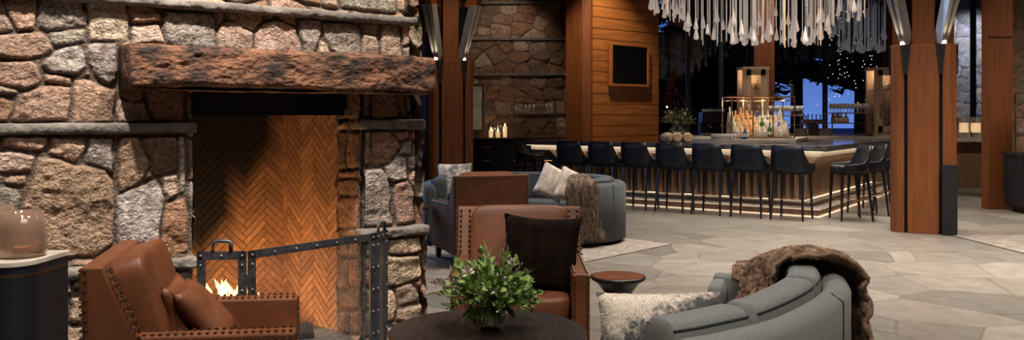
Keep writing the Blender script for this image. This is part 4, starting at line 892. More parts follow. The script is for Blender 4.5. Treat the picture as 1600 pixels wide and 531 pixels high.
# ------------------------------------------------------------------ columns with steel lamps
def column(label, x, y, rz, bev=0, panel=False):
    t = thing('timber_column', label, 'column', (x, y, 0), rz, 'clustered timber columns with steel lamp channels')
    hw, cb, sl = .375, .155, .04; H = 2.40
    MB().box(-hw + .05, hw - .05, -hw + .05, hw - .05, 0, H - .01).build('steel_core', 'steel_dark', t)
    for sx_ in (-1, 1):
        for sy in (-1, 1):
            x0, x1 = sorted((sx_ * hw, sx_ * (hw - cb))); y0, y1 = sorted((sy * hw, sy * (hw - cb))); ch = .07
            P = [(sx_ * hw, sy * (hw - cb)), (sx_ * hw, sy * (hw - ch)), (sx_ * (hw - ch), sy * hw), (sx_ * (hw - cb), sy * hw), (sx_ * (hw - cb), sy * (hw - cb))]
            MB().prism(P, 0, H).build('corner_post', 'cedar', t, bevel=.004)
    f = hw - cb - sl
    for k in range(4):
        a = k * PI / 2; mb = MB(); mb.T = Matrix.Rotation(a, 4, 'Z'); mb.box(-f, f, hw - .15, hw + .012, 0, H); mb.build('face_board', 'cedar', t, bevel=.004)
    for k in range(4):
        for sx_ in (-1, 1):
            xc = sx_ * (f + sl / 2); mb = MB(); mb.T = Matrix.Rotation(k * PI / 2, 4, 'Z'); yf = hw + .014
            mb.hexa([(xc - .02, yf, H - .38), (xc + .02, yf, H - .38), (xc + .055, yf, H), (xc - .055, yf, H)], [(xc - .02, yf + .012, H - .38), (xc + .02, yf + .012, H - .38), (xc + .055, yf + .012, H), (xc - .055, yf + .012, H)])
            mb.build('wedge_plate', 'steel_dark', t)
    # upper trunk
    MB().grid([[(-.13, -.13, H - .02), (.13, -.13, H - .02), (.13, .13, H - .02), (-.13, .13, H - .02)], [(-.19, -.19, 3.3), (.19, -.19, 3.3), (.19, .19, 3.3), (-.19, .19, 3.3)], [(-.19, -.19, 5.5), (.19, -.19, 5.5), (.19, .19, 5.5), (-.19, .19, 5.5)]], closeu=True, cap=True).build('upper_post', 'cedar', t)
    for k in range(4):
        a = k * PI / 2 ; mb = MB(); mb.T = Matrix.Rotation(a, 4, 'Z'); mb.box(-.13, .13, .13, .28, H, 5.5); mb.build('upper_board', 'cedar', t, bevel=.004)
    MB().box(-.365, .365, .06, .34, H, 5.5).build('upper_board', 'cedar', t, bevel=.004)
    for k in range(4):
        a = PI / 4 + k * PI / 2; T = Matrix.Rotation(a, 4, 'Z'); tilt = .32
        r0 = .185; r1 = r0 + .88 * tilt
        g = MB(); g.T = T; g.hexa([(.10, -.015, H - .30), (r0 + .12, -.015, H - .02), (r1 + .02, -.015, 3.3), (.10, -.015, 3.3)], [(.10, .015, H - .30), (r0 + .12, .015, H - .02), (r1 + .02, .015, 3.3), (.10, .015, 3.3)]); g.build('gusset_plate', 'steel_dark', t)
        s_ = MB(); s_.T = T
        for yy in (-1, 1):
            s_.hexa([(r0 + .10, yy * .02, H), (r0 + .16, yy * .02, H), (r0 + .16, yy * .062, H), (r0 + .10, yy * .062, H)] if False else [(r0 + .06, yy * .016, H + .04), (r0 + .15, yy * .016, H), (r0 + .15, yy * .05, H), (r0 + .06, yy * .085, H + .04)],
                    [(r1 + .03, yy * .016, 3.3), (r1 + .15, yy * .016, 3.3), (r1 + .15, yy * .10, 3.3), (r1 + .03, yy * .12, 3.3)])
        ch = s_.build('lamp_channel', 'channel', t)
        g = MB(); g.T = T; g.box(r0 + .05, r0 + .16, -.05, .05, H - .012, H + .004); g.build('lamp_foot', 'steel_dark', t)
        g = MB(); g.T = T; g.box(r0 + .145, r0 + .165, -.028, .028, H + .005, H + .05); g.build('lamp', 'lamp_glow', t)
        w_ = MB(); w_.T = T; w_.hexa([(r1 - .08, -.08, 3.28), (r1 + .12, -.08, 3.28), (r1 + .12, .08, 3.28), (r1 - .08, .08, 3.28)], [(r1 + .95, -.08, 5.5), (r1 + 1.15, -.08, 5.5), (r1 + 1.15, .08, 5.5), (r1 + .95, .08, 5.5)]); w_.build('strut', 'cedar', t)
        q = T @ Vector((r0 + .26, 0, H + .10)); l = bpy.data.lights.new('column_lamp', 'SPOT'); l.energy = 14; l.color = (1, .82, .6); l.spot_size = 1.6; l.spot_blend = .8; l.shadow_soft_size = .02
        lo = bpy.data.objects.new('column_lamp', l); C.objects.link(lo); lo.parent = t; lo.location = (q.x, q.y, H + .02); dv = T.to_3x3() @ Vector((.18, 0, 1)); lo.rotation_euler = dv.to_track_quat('-Z', 'Y').to_euler()
    if panel:
        MB().box(hw + .0, hw + .02, -.42, -.2, 0, .90).build('steel_corner_plate', 'steel_dark', t) if False else None
    return t
column('clustered timber column standing right of the bar with two lit steel channels', 5.37, 11.29, math.radians(-25))
column('clustered timber column standing left behind the fireplace with lit steel channels', -1.09, 14.5, math.radians(17))
o = MB().box(-.08, .08, -.025, .025, 0, .88).build('steel_panel', 'steel_dark'); o.location = (5.461, 10.765, 0); o.rotation_euler = (0, 0, math.radians(-25)); tag(o, 'low black steel panel fixed at the foot of the right column', 'panel')
# piers
struct('trim_2', MB().box(-2.22, -1.93, 18.7, 19.0, 0, 5.5), 'cedar')
struct('trim_3', MB().box(7.58, 7.97, 13.75, 13.95, 0, 5.5), 'cedar')
struct('trim_4', MB().box(7.578, 7.972, 13.742, 13.75, 2.74, 2.752), 'window_frame')

# ------------------------------------------------------------------ far walls
BW = 18.7
relief('wall_stone', lambda s: Vector((s, BW, 0)), Vector((0, -1, 0)), -1.3, 1.7, 0.0, 5.5, 0.02, [], seed=31, spacing=.36, hgt=.022, mortar=(.15, .11, .08), kinds='btbdpd')['kind'] = 'structure'
struct('wall_far', MB().box(-1.3, 1.9, BW + .0, BW + .5, 0, 5.5), 'ledge')
for i, z in enumerate((1.52, 2.35, 3.12, 3.9)): struct('trim_%d' % (5 + i), MB().box(-1.3, 1.7, BW - .06, BW, z, z + .06), 'ledge', bevel=.01)
# timber pier and plank wall with television
pa = Vector((1.10, 16.45)); pb = Vector((1.44, 16.25)); tv0 = Vector((1.574, 17.0))
dirT = Vector((.743, .669)); nT = Vector((.669, -.743))
struct('wall_planks_core', MB().prism([tuple(tv0), tuple(tv0 + dirT * 2.06), tuple(tv0 + dirT * 2.06 - nT * .3), tuple(tv0 - nT * .3)], 0, 5.5), 'cedar')
mb = MB(); R = random.Random(9)
for i in range(26):
    z = i * .215; a = tv0 + nT * (.02 + R.uniform(0, .004)); b = tv0 + dirT * 2.06 + nT * .02
    mb.prism([tuple(a), tuple(b), tuple(b - nT * .02), tuple(a - nT * .02)], z + .006, min(5.5, z + .209))
struct('wall_planks', mb, 'cedar_plank')
struct('trim_9', MB().prism([(1.07, 17.2), (1.385, 17.0), (1.58, 17.02), (1.62, 17.35), (1.2, 17.6)], 0, 5.5), 'cedar')
tc_ = tv0 + dirT * 1.02 + nT * .06; ang = math.atan2(dirT.y, dirT.x)
t = thing('wall_television', 'black television in a slim wooden frame on the timber plank wall', 'television', (tc_.x, tc_.y, 2.52), ang)
MB().box(-.54, .54, -.045, -.035, -.36, .36).build('screen', 'tv', t)
fr_ = MB()
for a in ((-.60, .60, .385, .435), (-.60, .60, -.435, -.385)): fr_.box(a[0], a[1], -.07, .0, a[2], a[3])
for a in (-.60, .55): fr_.box(a, a + .05, -.07, .0, -.385, .385)
fr_.build('frame', 'cedar_plank', t); MB().box(-.55, .55, -.035, -.0, -.385, .385).build('housing', 'steel_dark', t)

# windows beyond the bar
WZ = 19.6
def window(i, x0, x1, y=WZ, zb=.9, mull=()):
    f = MB()
    for z in (zb, 5.4): f.box(x0, x1, y - .05, y + .05, z, z + .08)
    for x in [x0, x1 - .08] + list(mull): f.box(x, x + .08, y - .06, y + .06, zb, 5.4)
    o = f.build('window_%d' % i, 'window_frame'); o['kind'] = 'structure'
    MB().box(x0 + .02, x1 - .02, y - .006, y + .006, zb + .02, 5.4).build('window_pane', 'pane', o)
window(1, 3.2, 5.4, mull=(3.95, 4.7)); window(2, 5.85, 8.4, mull=(7.06,)); window(3, 8.9, 12.5, mull=(10.42,)); window(4, -6.0, -1.0, y=19.8, zb=.9, mull=(-4, -2.6))
struct('wall_sill', MB().box(3.1, 12.6, WZ - .1, WZ + .15, 0, .9), 'navy_cab')
struct('wall_sill', MB().box(-6, -.86, 19.7, 19.95, 0, .9), 'navy_cab')
struct('trim_10', MB().box(5.40, 5.85, WZ - .35, WZ + .1, 0, 5.5), 'cedar')
struct('trim_11', MB().box(8.38, 8.9, WZ - .35, WZ + .1, 0, 5.5), 'cedar')
struct('wall_far', MB().box(12.5, 16, WZ - .1, WZ + .2, 0, 5.5), 'plaster')
struct('wall_far', MB().box(-9, -6, 19.7, 19.95, 0, 5.5), 'plaster')
relief('wall_stone', lambda s: Vector((s, 15.4, 0)), Vector((0, -1, 0)), 8.7, 11.0, 0.0, 5.5, 0.03, [], seed=33, spacing=.42, hgt=.03, mortar=(.16, .12, .09), kinds='dbdd')['kind'] = 'structure'
struct('wall_far', MB().box(8.7, 11.0, 15.4, 15.7, 0, 5.5), 'ledge')
relief('garden_wall', lambda s: Vector((s, 21.6, 0)), Vector((0, -1, 0)), 10.4, 14.0, -.3, 4.6, 0.03, [], seed=35, spacing=.42, hgt=.03, mortar=(.12, .12, .13), kinds='gggt')['kind'] = 'structure'
struct('garden_wall', MB().box(10.4, 14.0, 21.6, 22.0, -.3, 4.6), 'ledge')
spot('garden_fill', (11.4, 20.2, 4.4), (11.6, 21.6, 2.0), 420, (.8, .88, 1.0), 100, .8)  # added spot outside so the garden wall reads as lit
# outside: snow and trees
struct('ground_snow', MB().box(-60, 90, 20.5, 120, -.4, -.3), 'snow')
def conifer(i, x, y, h, r, label):
    t = thing('pine_tree', label, 'tree', (x, y, -.3), 0, 'dark pines in the snow beyond the windows'); R = random.Random(i)
    MB().lathe([(.22, 0), (.16, h * .5), (.04, h)], 10).build('trunk', 'tree', t)
    mb = MB(); z = (1.5 if x < 5.3 and y < 32 else 3.05) + R.uniform(0, .5)
    while z < h:
        k = 1 - (z / h); n = int(6 + 9 * k)
        for j in range(n):
            a = R.uniform(0, 2 * PI); L = r * (k ** .7) * R.uniform(.6, 1.1); d = Vector((math.cos(a), math.sin(a), -.22)); p = Vector((0, 0, z)); sd = Vector((-math.sin(a), math.cos(a), 0))
            for q in range(9):
                f = .15 + .85 * q / 9; c = p + d * L * f + Vector((0, 0, R.uniform(-.08, .08))); w_ = L * .34 * (1 - .55 * f) * R.uniform(.5, 1.2)
                mb.face([c - sd * w_ + Vector((0, 0, R.uniform(-.35, -.02))), c + d * .25 * L, c + sd * w_ + Vector((0, 0, R.uniform(-.35, -.02))), c - d * .1 * L])
        z += .26
    mb.build('needles', 'tree', t)
TR = [(5.6, 26, 9, 1.9, 'dark pine nearest the left of the bar windows'), (7.9, 30, 10, 2.2, 'dark pine behind the timber window post'), (10.3, 25.5, 9, 1.7, 'dark pine wound with fairy lights outside the right window'), (12.2, 28, 10, 2.4, 'dark pine right of the fairy lit tree'), (3.9, 30, 11, 2.4, 'dark pine behind the plant on the bar'), (14.5, 31, 10, 2, 'dark pine glimpsed between the right column and the pier'), (-3.2, 27, 10, 2.0, 'dark pine glimpsed left of the rear timber column'), (9.3, 36, 12, 2.6, 'tall distant dark pine in the middle window'), (6.2, 44, 12, 2.6, 'tall distant dark pine in the left window'), (-4.5, 31, 11, 2.4, 'distant dark pine at the far left window'), (7.0, 24.0, 9, 2.3, 'broad dark pine close outside the middle bar window'), (5.1, 23.6, 9, 2.2, 'broad dark pine close outside the left bar window'), (8.9, 27, 10, 2.4, 'dark pine between the two right bar windows')]
for i, a in enumerate(TR): conifer(i, *a)
R = random.Random(8); mb = MB()
for i in range(170):
    a = R.uniform(0, 2 * PI); z = R.uniform(1.6, 4.6); r = 1.7 * (1 - z / 9) * R.uniform(.7, 1.0); mb.ball((10.0 + r * math.cos(a) * .8, 25.5 - abs(r * math.sin(a)) - .1, z), .013, n=6, m=4)
tag(mb.build('fairy_lights', 'fairy'), 'warm white fairy lights strung on the pine outside the right window', 'fairy lights', kind='stuff')

# ------------------------------------------------------------------ bar
K = Vector((4.50, 12.66)); A_ = Vector((-.82, .573)); B_ = Vector((.573, .82)); LL, LS, LR = 5.05, 0.9, 5.2; K2 = K + A_ * LL
def line(d): return [K2 + B_ * LS + A_ * d, K2 - B_ * d + A_ * d, K - B_ * d - A_ * d, K + B_ * LR - A_ * d]
def ribbon(mb, d1, d2, z0, z1): p = line(d1) + list(reversed(line(d2))); return mb.prism([tuple(q) for q in p], z0, z1)
bar = thing('bar_counter', 'long cornered bar counter with a dark stone top and lit ribbed wood front', 'bar', (0, 0, 0))
ribbon(MB(), .12, -.75, .97, 1.05).build('countertop', 'counter_stone', bar, bevel=.004)
ribbon(MB(), .07, .03, .966, .9695).build('light_strip', 'led', bar)
ribbon(MB(), .01, -.45, .885, .97).build('fascia', 'white_stone', bar)
ribbon(MB(), -.38, -.75, .12, .885).build('body', 'walnut_dark', bar)
ribbon(MB(), -.02, -.75, .02, .12).build('plinth', 'walnut', bar)
ribbon(MB(), .02, -.45, .12, .135).build('step', 'white_stone', bar, bevel=.003)
ribbon(MB(), -.17, -.45, .135, .19).build('upper_step', 'walnut', bar)
ribbon(MB(), -.14, -.45, .19, .205).build('step', 'white_stone', bar, bevel=.003)
ribbon(MB(), -.0, -.3, .105, .118).build('light_strip', 'led_dim', bar)
ribbon(MB(), .015, -.3, .0, .016).build('light_strip', 'led_dim', bar)
ribbon(MB(), -.30, -.345, .2055, .212).build('light_strip', 'led_step', bar)
ribbon(MB(), -.20, -.24, .875, .884).build('light_strip', 'led', bar)
def slats(p0, p1, n, inn):
    d = (p1 - p0).normalized(); L = (p1 - p0).length
    for i in range(n):
        p = p0 + d * (L * (i + .5) / n); mb = MB(); o_ = -inn
        a = lambda q, oo, z: (p.x + d.x * q + o_.x * oo, p.y + d.y * q + o_.y * oo, z)
        mb.hexa([a(-.036, 0, .205), a(.036, 0, .205), a(.012, .07, .205), a(-.012, .07, .205)], [a(-.036, 0, .70), a(.036, 0, .70), a(.012, .07, .70), a(-.012, .07, .70)])
        mb.hexa([a(-.036, 0, .70), a(.036, 0, .70), a(.012, .07, .70), a(-.012, .07, .70)], [a(-.036, 0, .875), a(.036, 0, .875), a(.018, .28, .875), a(-.018, .28, .875)])
        mb.build('rib', 'rib_wood', bar)
ln = line(-.38); slats(ln[1], ln[2], 34, B_); slats(ln[2], ln[3], 30, A_); slats(ln[1], ln[0], 6, -A_)
rail = MB(); ln = line(.0)
for a, b in ((ln[1], ln[2]), (ln[2], ln[3])):
    rail.tube([(a.x, a.y, .30), (b.x, b.y, .30)], .0, 8) if False else None
# back counter island
isl = thing('back_counter', 'pale stone topped service counter behind the bar carrying bottles and taps', 'counter', (0, 0, 0))
ip = [(3.0, 15.1), (3.55, 14.75), (4.85, 14.75), (5.72, 16.7), (7.9, 17.0), (7.9, 18.0), (5.0, 18.0), (3.6, 16.6)]
MB().prism(ip, 1.03, 1.09).build('stone_top', 'white_stone', isl, bevel=.004)
MB().prism([(5 + (x - 5) * .97, 16.3 + (y - 16.3) * .95) for x, y in ip], 0, 1.03).build('body', 'walnut', isl)
struct('trim_12', MB().box(8.6, 12.5, 17.9, 18.6, 0, .95), 'walnut'); struct('trim_13', MB().box(8.55, 12.5, 17.82, 18.6, .95, 1.02), 'white_stone')
wc = thing('window_counter', 'dark service counter along the windows behind the plank wall', 'counter', (0, 0, 0))
MB().box(3.3, 5.2, 18.5, 19.2, 0, 1.0).build('body', 'navy_cab', wc); MB().box(3.28, 5.22, 18.45, 19.2, 1.0, 1.06).build('counter_top', 'white_stone', wc)

def stool(label, loc, rz):
    t = thing('bar_stool', label, 'bar stool', loc, rz, 'navy leather bar stools around the bar')
    # front faces +Y
    sh = []; n = 16
    for i in range(n + 1):
        a = -PI + PI * i / n     # from left front round the back to right front
        x = .245 * (abs(math.cos(a)) ** .62) * (1 if math.cos(a) > 0 else -1); y = .05 - .25 * abs(math.sin(a)) ** .55 if abs(math.cos(a)) < .999 else .16
        if i in (0, n): y = .17
        u = abs(math.cos(a)); tp = 1.075 if u < .72 else 1.075 - (u - .72) / .28 * .27
        sh.append((x, y, tp))
    bw = []
    rows = []
    for z_f in (0, .25, .5, .75, 1):
        rows.append([(x * (1 + .03 * z_f), y - .045 * z_f * (1 if y < 0 else 0), .68 + (tp - .68) * z_f) for x, y, tp in sh])
    o = MB().grid(rows).build('back_shell', 'stool_leather', t, smooth=True); m_ = o.modifiers.new('s', 'SOLIDIFY'); m_.thickness = .03; m_.offset = 1
    rbox(MB(), -.215, .215, -.19, .22, .68, .785).build('seat', 'stool_leather', t, smooth=True)
    MB().box(-.225, .225, -.19, .20, .655, .69).build('seat_rail', 'stool_leg', t)
    for sx_ in (-1, 1):
        for sy in (-1, 1):
            x0, y0 = sx_ * .20, (-.17 if sy < 0 else .18); x1, y1 = sx_ * .23, (-.245 if sy < 0 else .20)
            MB().hexa([(x1 - .011, y1 - .011, 0), (x1 + .011, y1 - .011, 0), (x1 + .011, y1 + .011, 0), (x1 - .011, y1 + .011, 0)], [(x0 - .02, y0 - .02, .66), (x0 + .02, y0 - .02, .66), (x0 + .02, y0 + .02, .66), (x0 - .02, y0 + .02, .66)]).build('leg', 'stool_leg', t)
    q = MB(); z = .30
    c4 = [(-.217, -.212), (.217, -.212), (.217, .192), (-.217, .192)]
    for i in range(4): a, b = c4[i], c4[(i + 1) % 4]; q.tube([(*a, z), (*b, z)], .007, 6)
    q.build('foot_rail', 'brass', t); return t
n_s = B_; rz_front = math.atan2(n_s.y, n_s.x) - PI / 2
names = ['leftmost navy leather stool of the front row at the bar', 'second navy stool from the left in the front row at the bar', 'third navy stool from the left in the front row at the bar', 'fourth navy stool from the left, middle of the front row', 'fifth navy stool from the left in the front row at the bar', 'sixth navy stool from the left, next to the last of the front row', 'last navy stool of the front row, nearest the bar corner']
p0 = None
for i, k in enumerate(range(-2, 5)):
    c = Vector((1.918, 13.7)) + Vector((.4985, -.351)) * k + B_ * .245
    if p0 is None: p0 = stool(names[0], (c.x, c.y, 0), rz_front)
    else: copy_tree(p0, loc=(c.x, c.y, 0), rz=rz_front + (.02 if i % 2 else -.02), label=names[i])
for lb, c, r in (('navy stool facing left round the bar corner, its seat in full view', (4.85, 12.42), PI / 2), ('second stool past the bar corner, partly behind the first one', (5.36, 13.07), PI / 2 - .03), ('third stool past the bar corner, mostly hidden by the column', (5.87, 13.75), PI / 2 - .05), ('lone navy stool at the far left end of the bar', (.33, 16.0), rz_front - PI / 2 + .2)):
    copy_tree(p0, loc=(c[0], c[1], 0), rz=r, label=lb)

# ------------------------------------------------------------------ things on the bar
def barrel(label, x, y, rz):
    t = thing('oak_barrel', label, 'barrel', (x, y, 1.05), rz, 'small oak barrels on the bar')
    r = .085; pr = [(.062, -.12), (.074, -.07), (r, 0), (.074, .07), (.062, .12)]
    mb = MB(); mb.T = Matrix.Translation((0, 0, .09)) @ Matrix.Rotation(PI / 2, 4, 'X'); mb.lathe(pr, 20); mb.build('staves', 'oak', t, smooth=False)
    for z in (-.095, -.05, .05, .095):
        mb = MB(); mb.T = Matrix.Translation((0, 0, .09)) @ Matrix.Rotation(PI / 2, 4, 'X'); rr = r - abs(z) * .2 + .001; mb.lathe([(rr, z - .007), (rr, z + .007)], 20, cap=False); mb.build('hoop', 'steel_plate', t)
    mb = MB(); mb.T = Matrix.Translation((0, 0, .09)) @ Matrix.Rotation(PI / 2, 4, 'X'); mb.lathe([(.056, .121), (.0005, .122)], 20); mb.build('barrel_head', 'oak_end', t)
    MB().box(-.07, .07, -.10, -.07, 0, .03).build('cradle', 'walnut', t)
bx = lambda px, z: (px - 800) / F * z
for px, lb in ((1043, 'leftmost small oak barrel lying on the bar top'), (1058, 'middle small oak barrel lying on the bar top'), (1074, 'rightmost small oak barrel lying on the bar top')):
    z = 14.05 - (px - 1043) * .005; barrel(lb, bx(px, z), z, .5 if px < 1050 else -.1)
z = 18.75; arrangement('tall_arrangement', 'tall leafy flower arrangement standing by the window left of the bar', (bx(1060, z), z, 1.06), 1.75, 12, 60, 'leaf_dark', True, 8, 12)
# espresso machine
z = 18.7; t = thing('espresso_machine', 'black two group espresso machine on the counter by the window', 'coffee machine', (bx(1115, z), z, 1.06))
MB().box(-.28, .28, -.2, .25, .26, .52).build('body', 'machine', t, bevel=.02); MB().box(-.28, .28, -.25, .2, 0, .06).build('drip_tray', 'chrome', t, bevel=.01); MB().box(-.28, .28, .05, .25, .06, .27).build('back_panel', 'machine', t)
for x in (-.13, .13): MB().lathe([(.035, .19), (.035, .25)], 16, (x, -.13, 0)).build('group_head', 'chrome', t); MB().tube([(x, -.15, .2), (x, -.32, .19)], .012, 8).build('portafilter', 'chrome', t)
for i in range(10):
    x = -.23 + .05 * i; MB().lathe([(.016, .52), (.02, .57)], 10, (x, 0, 0)).build('cup', 'glassware', t)
# bottles
def bottle(label, loc, kind, s=1.0, style=0, rz=0, group='liquor bottles inside the brass rack'):
    t = thing('liquor_bottle', label, 'bottle', loc, rz, group)
    prs = [[(.001, 0), (.036, 0), (.038, .01), (.038, .15), (.03, .175), (.013, .20), (.012, .26)], [(.001, 0), (.045, 0), (.048, .02), (.044, .11), (.02, .15), (.013, .17), (.013, .21)], [(.001, 0), (.032, 0), (.034, .01), (.034, .19), (.014, .22), (.012, .29)]]
    pr = [(r * s * 1.22, h * s * .86) for r, h in prs[style]]
    b = MB().lathe(pr, 12).build('bottle', kind, t, smooth=True)
    top = pr[-1][1]; MB().lathe([(.015 * s, top), (.015 * s, top + .03 * s)], 10).build('stopper', 'cap' if style == 0 else 'label', t)
    MB().lathe([((pr[2][0] + .0015), .04 * s), ((pr[3][0] + .0015), .10 * s)], 12, cap=False).build('bottle_label', 'label', t)
    return t
P = {}; R = random.Random(2)
rz_i = math.atan2(1.0, .0) * 0
cols_n = {'amber': 'amber whisky', 'clear_bottle': 'clear glass', 'blue_bottle': 'cobalt blue', 'green_bottle': 'dark green', 'chand_amber': 'amber'}
rows_n = ['front row', 'second row', 'third row', 'back row']
RX0, RX1, RY0, RY1 = bx(1142, 15.0), bx(1240, 15.0), 14.95, 15.55
cnt = {}
ordn = ['first', 'second', 'third', 'fourth', 'fifth', 'sixth', 'seventh', 'eighth', 'ninth', 'tenth', 'eleventh']
rise = MB()
rack = thing('bottle_rack', 'open brass framed rack filled with liquor bottles on the service counter', 'rack', (0, 0, 0))
for r_ in range(4):
    z = 1.10 + .02 + r_ * .085; MB().box(RX0 + .05, RX1 - .03, RY0 + .02 + r_ * .14, RY0 + .15 + r_ * .14, 1.09, z).build('riser', 'pale_wood', rack)
    for i in range(10):
        x = RX0 + .10 + i * .098 + R.uniform(-.01, .01); y = RY0 + .085 + r_ * .14
        kind = 'amber' if (i < 5 and R.random() < .85) else 'clear_bottle' if R.random() < .8 else R.choice(['amber', 'green_bottle', 'blue_bottle'])
        st = R.choice([1, 1, 1, 0, 2]); key = (kind, st)
        lb = '%s bottle, %s from the left in the %s of the brass rack' % (cols_n[kind], ordn[i], rows_n[r_])
        if key not in P: P[key] = bottle(lb, (x, y, z), kind, 1.0, st)
        else: copy_tree(P[key], loc=(x, y, z), rz=R.uniform(0, 6), label=lb)
f = MB()
for x in (RX0, RX0 + .37, RX0 + .72, RX1):
    for y in (RY0, RY1 + .05): f.box(x - .009, x + .009, y - .009, y + .009, 1.09, 1.84)
for z in (1.82, 1.76, 1.10):
    for y in (RY0, RY1 + .05): f.box(RX0, RX1, y - .007, y + .007, z - .008, z + .008)
    for x in (RX0, RX1): f.box(x - .007, x + .007, RY0, RY1 + .05, z - .008, z + .008)
f.build('brass_frame', 'brass', rack)
for _x in (RX0 + .2, RX0 + .55, RX0 + .9): point('rack_fill', (_x, RY0 - .02, 1.74), 3.5, (1, .74, .48), .03)  # added point lights to brighten the bottles
# tumblers in front of the rack
g0 = None; R = random.Random(5)
for i in range(16):
    x = bx(1114, 14.85) + (i % 8) * .052; y = 14.83 + (i // 8) * .075; lb = 'short clear tumbler, %s along the %s line before the rack' % (ordn[i % 8], 'front' if i < 8 else 'rear')
    if g0 is None:
        g0 = tag(MB().lathe([(.001, .004), (.024, .004), (.027, .09), (.0255, .09), (.0225, .012), (.001, .01)], 12, cap=False).build('tumbler', 'glassware', smooth=True), lb, 'glass', 'tumblers lined up on the service counter'); g0.location = (x, y, 1.088)
    else: c = copy_tree(g0, loc=(x, y, 1.088), label=lb)
bottle('squat cobalt blue bottle standing alone before the brass rack', (bx(1164, 14.84), 14.84, 1.09), 'blue_bottle', 1.0, 1, 0, 'single bottles on the service counter')
# glass towers
def tower(label, x, y, w=.5, d=.45, h=1.38, rz=0):
    t = thing('glass_display_cabinet', label, 'display cabinet', (x, y, 1.09), rz, 'wooden display cabinets with glass doors')
    f = MB()
    for sx_ in (-1, 1):
        for sy in (-1, 1): f.box(sx_ * w / 2 - .03, sx_ * w / 2 + .03, sy * d / 2 - .03, sy * d / 2 + .03, 0, h)
    f.box(-w / 2 - .04, w / 2 + .04, -d / 2 - .04, d / 2 + .04, h - .03, h + .02); f.box(-w / 2, w / 2, -d / 2, d / 2, 0, .08)
    f.build('frame', 'pale_wood', t)
    f = MB(); a = w / 2 - .03
    f.box(-a, -a + .09, -d / 2 - .03, -d / 2, .08, h - .03); f.box(a - .09, a, -d / 2 - .03, -d / 2, .08, h - .03); f.box(-a, a, -d / 2 - .03, -d / 2, h - .14, h - .03); f.box(-a, a, -d / 2 - .03, -d / 2, .08, .2)
    dr_ = f.build('door', 'pale_wood', t); MB().box(-a + .09, a - .09, -d / 2 - .018, -d / 2 - .012, .2, h - .14).build('pane', 'clear', dr_); MB().box(-a + .03, -a + .045, -d / 2 - .06, -d / 2 - .03, .35, .65).build('handle', 'brass', dr_)
    MB().box(-w / 2 + .02, w / 2 - .02, d / 2 - .01, d / 2, .05, h - .03).build('back_panel', 'pale_wood', t)
    for z in (.5, .9): MB().box(-w / 2, w / 2, -d / 2 + .03, d / 2 - .01, z, z + .015).build('shelf', 'clear', t)
    l = bpy.data.lights.new('cabinet_light', 'POINT'); l.energy = 4; l.color = (1, .75, .5); l.shadow_soft_size = .05; o = bpy.data.objects.new('cabinet_light', l); C.objects.link(o); o.parent = t; o.location = (0, 0, h - .1)
    return t
z = 16.4; tw = tower('wooden display cabinet with a glass door behind the bottle rack', bx(1176, z), z, .42, .40, 1.30)
z = 17.2; tower('wooden display cabinet with a glass door beside the right column', bx(1380, z), z, .46, .42, 1.33)
R = random.Random(4)
for (px, z, hz, nm) in ((1176, 16.4, (1.17, 1.60, 2.0), 'left'), (1380, 17.2, (1.17, 1.60, 2.0), 'right')):
    for lv, zz in enumerate(hz):
        for j in range(2):
            kind = 'amber' if (lv == 2 and nm == 'left') else 'clear_bottle' if lv == 2 else R.choice(['clear_bottle', 'green_bottle', 'amber'])
            k2 = (kind, 1); lb = '%s bottle on the %s shelf of the %s display cabinet, %s side' % (cols_n[kind], ('bottom', 'middle', 'top')[lv], nm, ('left', 'right')[j])
            loc = (bx(px, z) - .07 + .14 * j, z - .03, zz)
            if k2 in P: c = copy_tree(P[k2], loc=loc, label=lb); c['group'] = 'bottles in the display cabinets'
            else: P[k2] = bottle(lb, loc, kind, 1.0, 1, 0, 'bottles in the display cabinets')
# beer taps
z = 16.95; t = thing('beer_tap_tower', 'brushed steel beer tap tower with a row of handles on the service counter', 'beer tap', (bx(1270, z), z, 1.09))
MB().box(-.10, .10, -.05, .05, 0, .24).build('tap_post', 'chrome', t); MB().box(-.24, .24, -.06, .06, .24, .33).build('tap_bar', 'chrome', t, bevel=.02)
for i in range(6): x = -.2 + .08 * i; MB().tube([(x, -.06, .29), (x, -.13, .27), (x, -.14, .22)], .008, 6).build('spout', 'chrome', t); MB().lathe([(.008, .33), (.014, .43)], 8, (x, -.08, 0)).build('tap_handle', 'cap', t)
MB().box(-.3, .42, .1, .12, 0, .15).build('splash_back', 'channel', t)
# glass shelves
def shelf_unit(name, label, x0, x1, y0, y1, z0, levels, post=.012, extra=0):
    t = thing(name, label, 'shelf', ((x0 + x1) / 2, (y0 + y1) / 2, z0)); w, d = (x1 - x0) / 2, (y1 - y0) / 2; f = MB(); H = levels[-1]
    for sx_ in (-1, 1):
        for sy in (-1, 1): MB().box(sx_ * w - post, sx_ * w + post, sy * d - post, sy * d + post, 0, H + extra).build('post', 'brass', t)
    for h in levels: MB().box(-w, w, -d, d, h - .01, h + .006).build('shelf_board', 'brass', t)
    return t
GL = None
def stem_glass(label, loc, group):
    global GL
    if GL is None:
        GL = tag(MB().lathe([(.001, 0), (.03, .0), (.03, .003), (.004, .008), (.004, .075), (.028, .10), (.034, .14), (.027, .185), (.0255, .185), (.032, .14), (.026, .102), (.001, .082)], 12, cap=False).build('stem_glass', 'glassware', smooth=True), label, 'glass', group); GL.location = loc; return GL
    c = copy_tree(GL, loc=loc, label=label); c['group'] = group; return c
def glass_rows(where, x0, x1, y, z, n, group, rows=1):
    for r_ in range(rows):
        for i in range(n): stem_glass('stemmed glass, %s%s from left on %s' % (ordn[i], (' in front row', ' in rear row')[r_] if rows > 1 else '', where), (x0 + (x1 - x0) * i / (n - 1), y + r_ * .12, z), group)
x0, x1 = bx(1296, 17.3), bx(1358, 17.3)
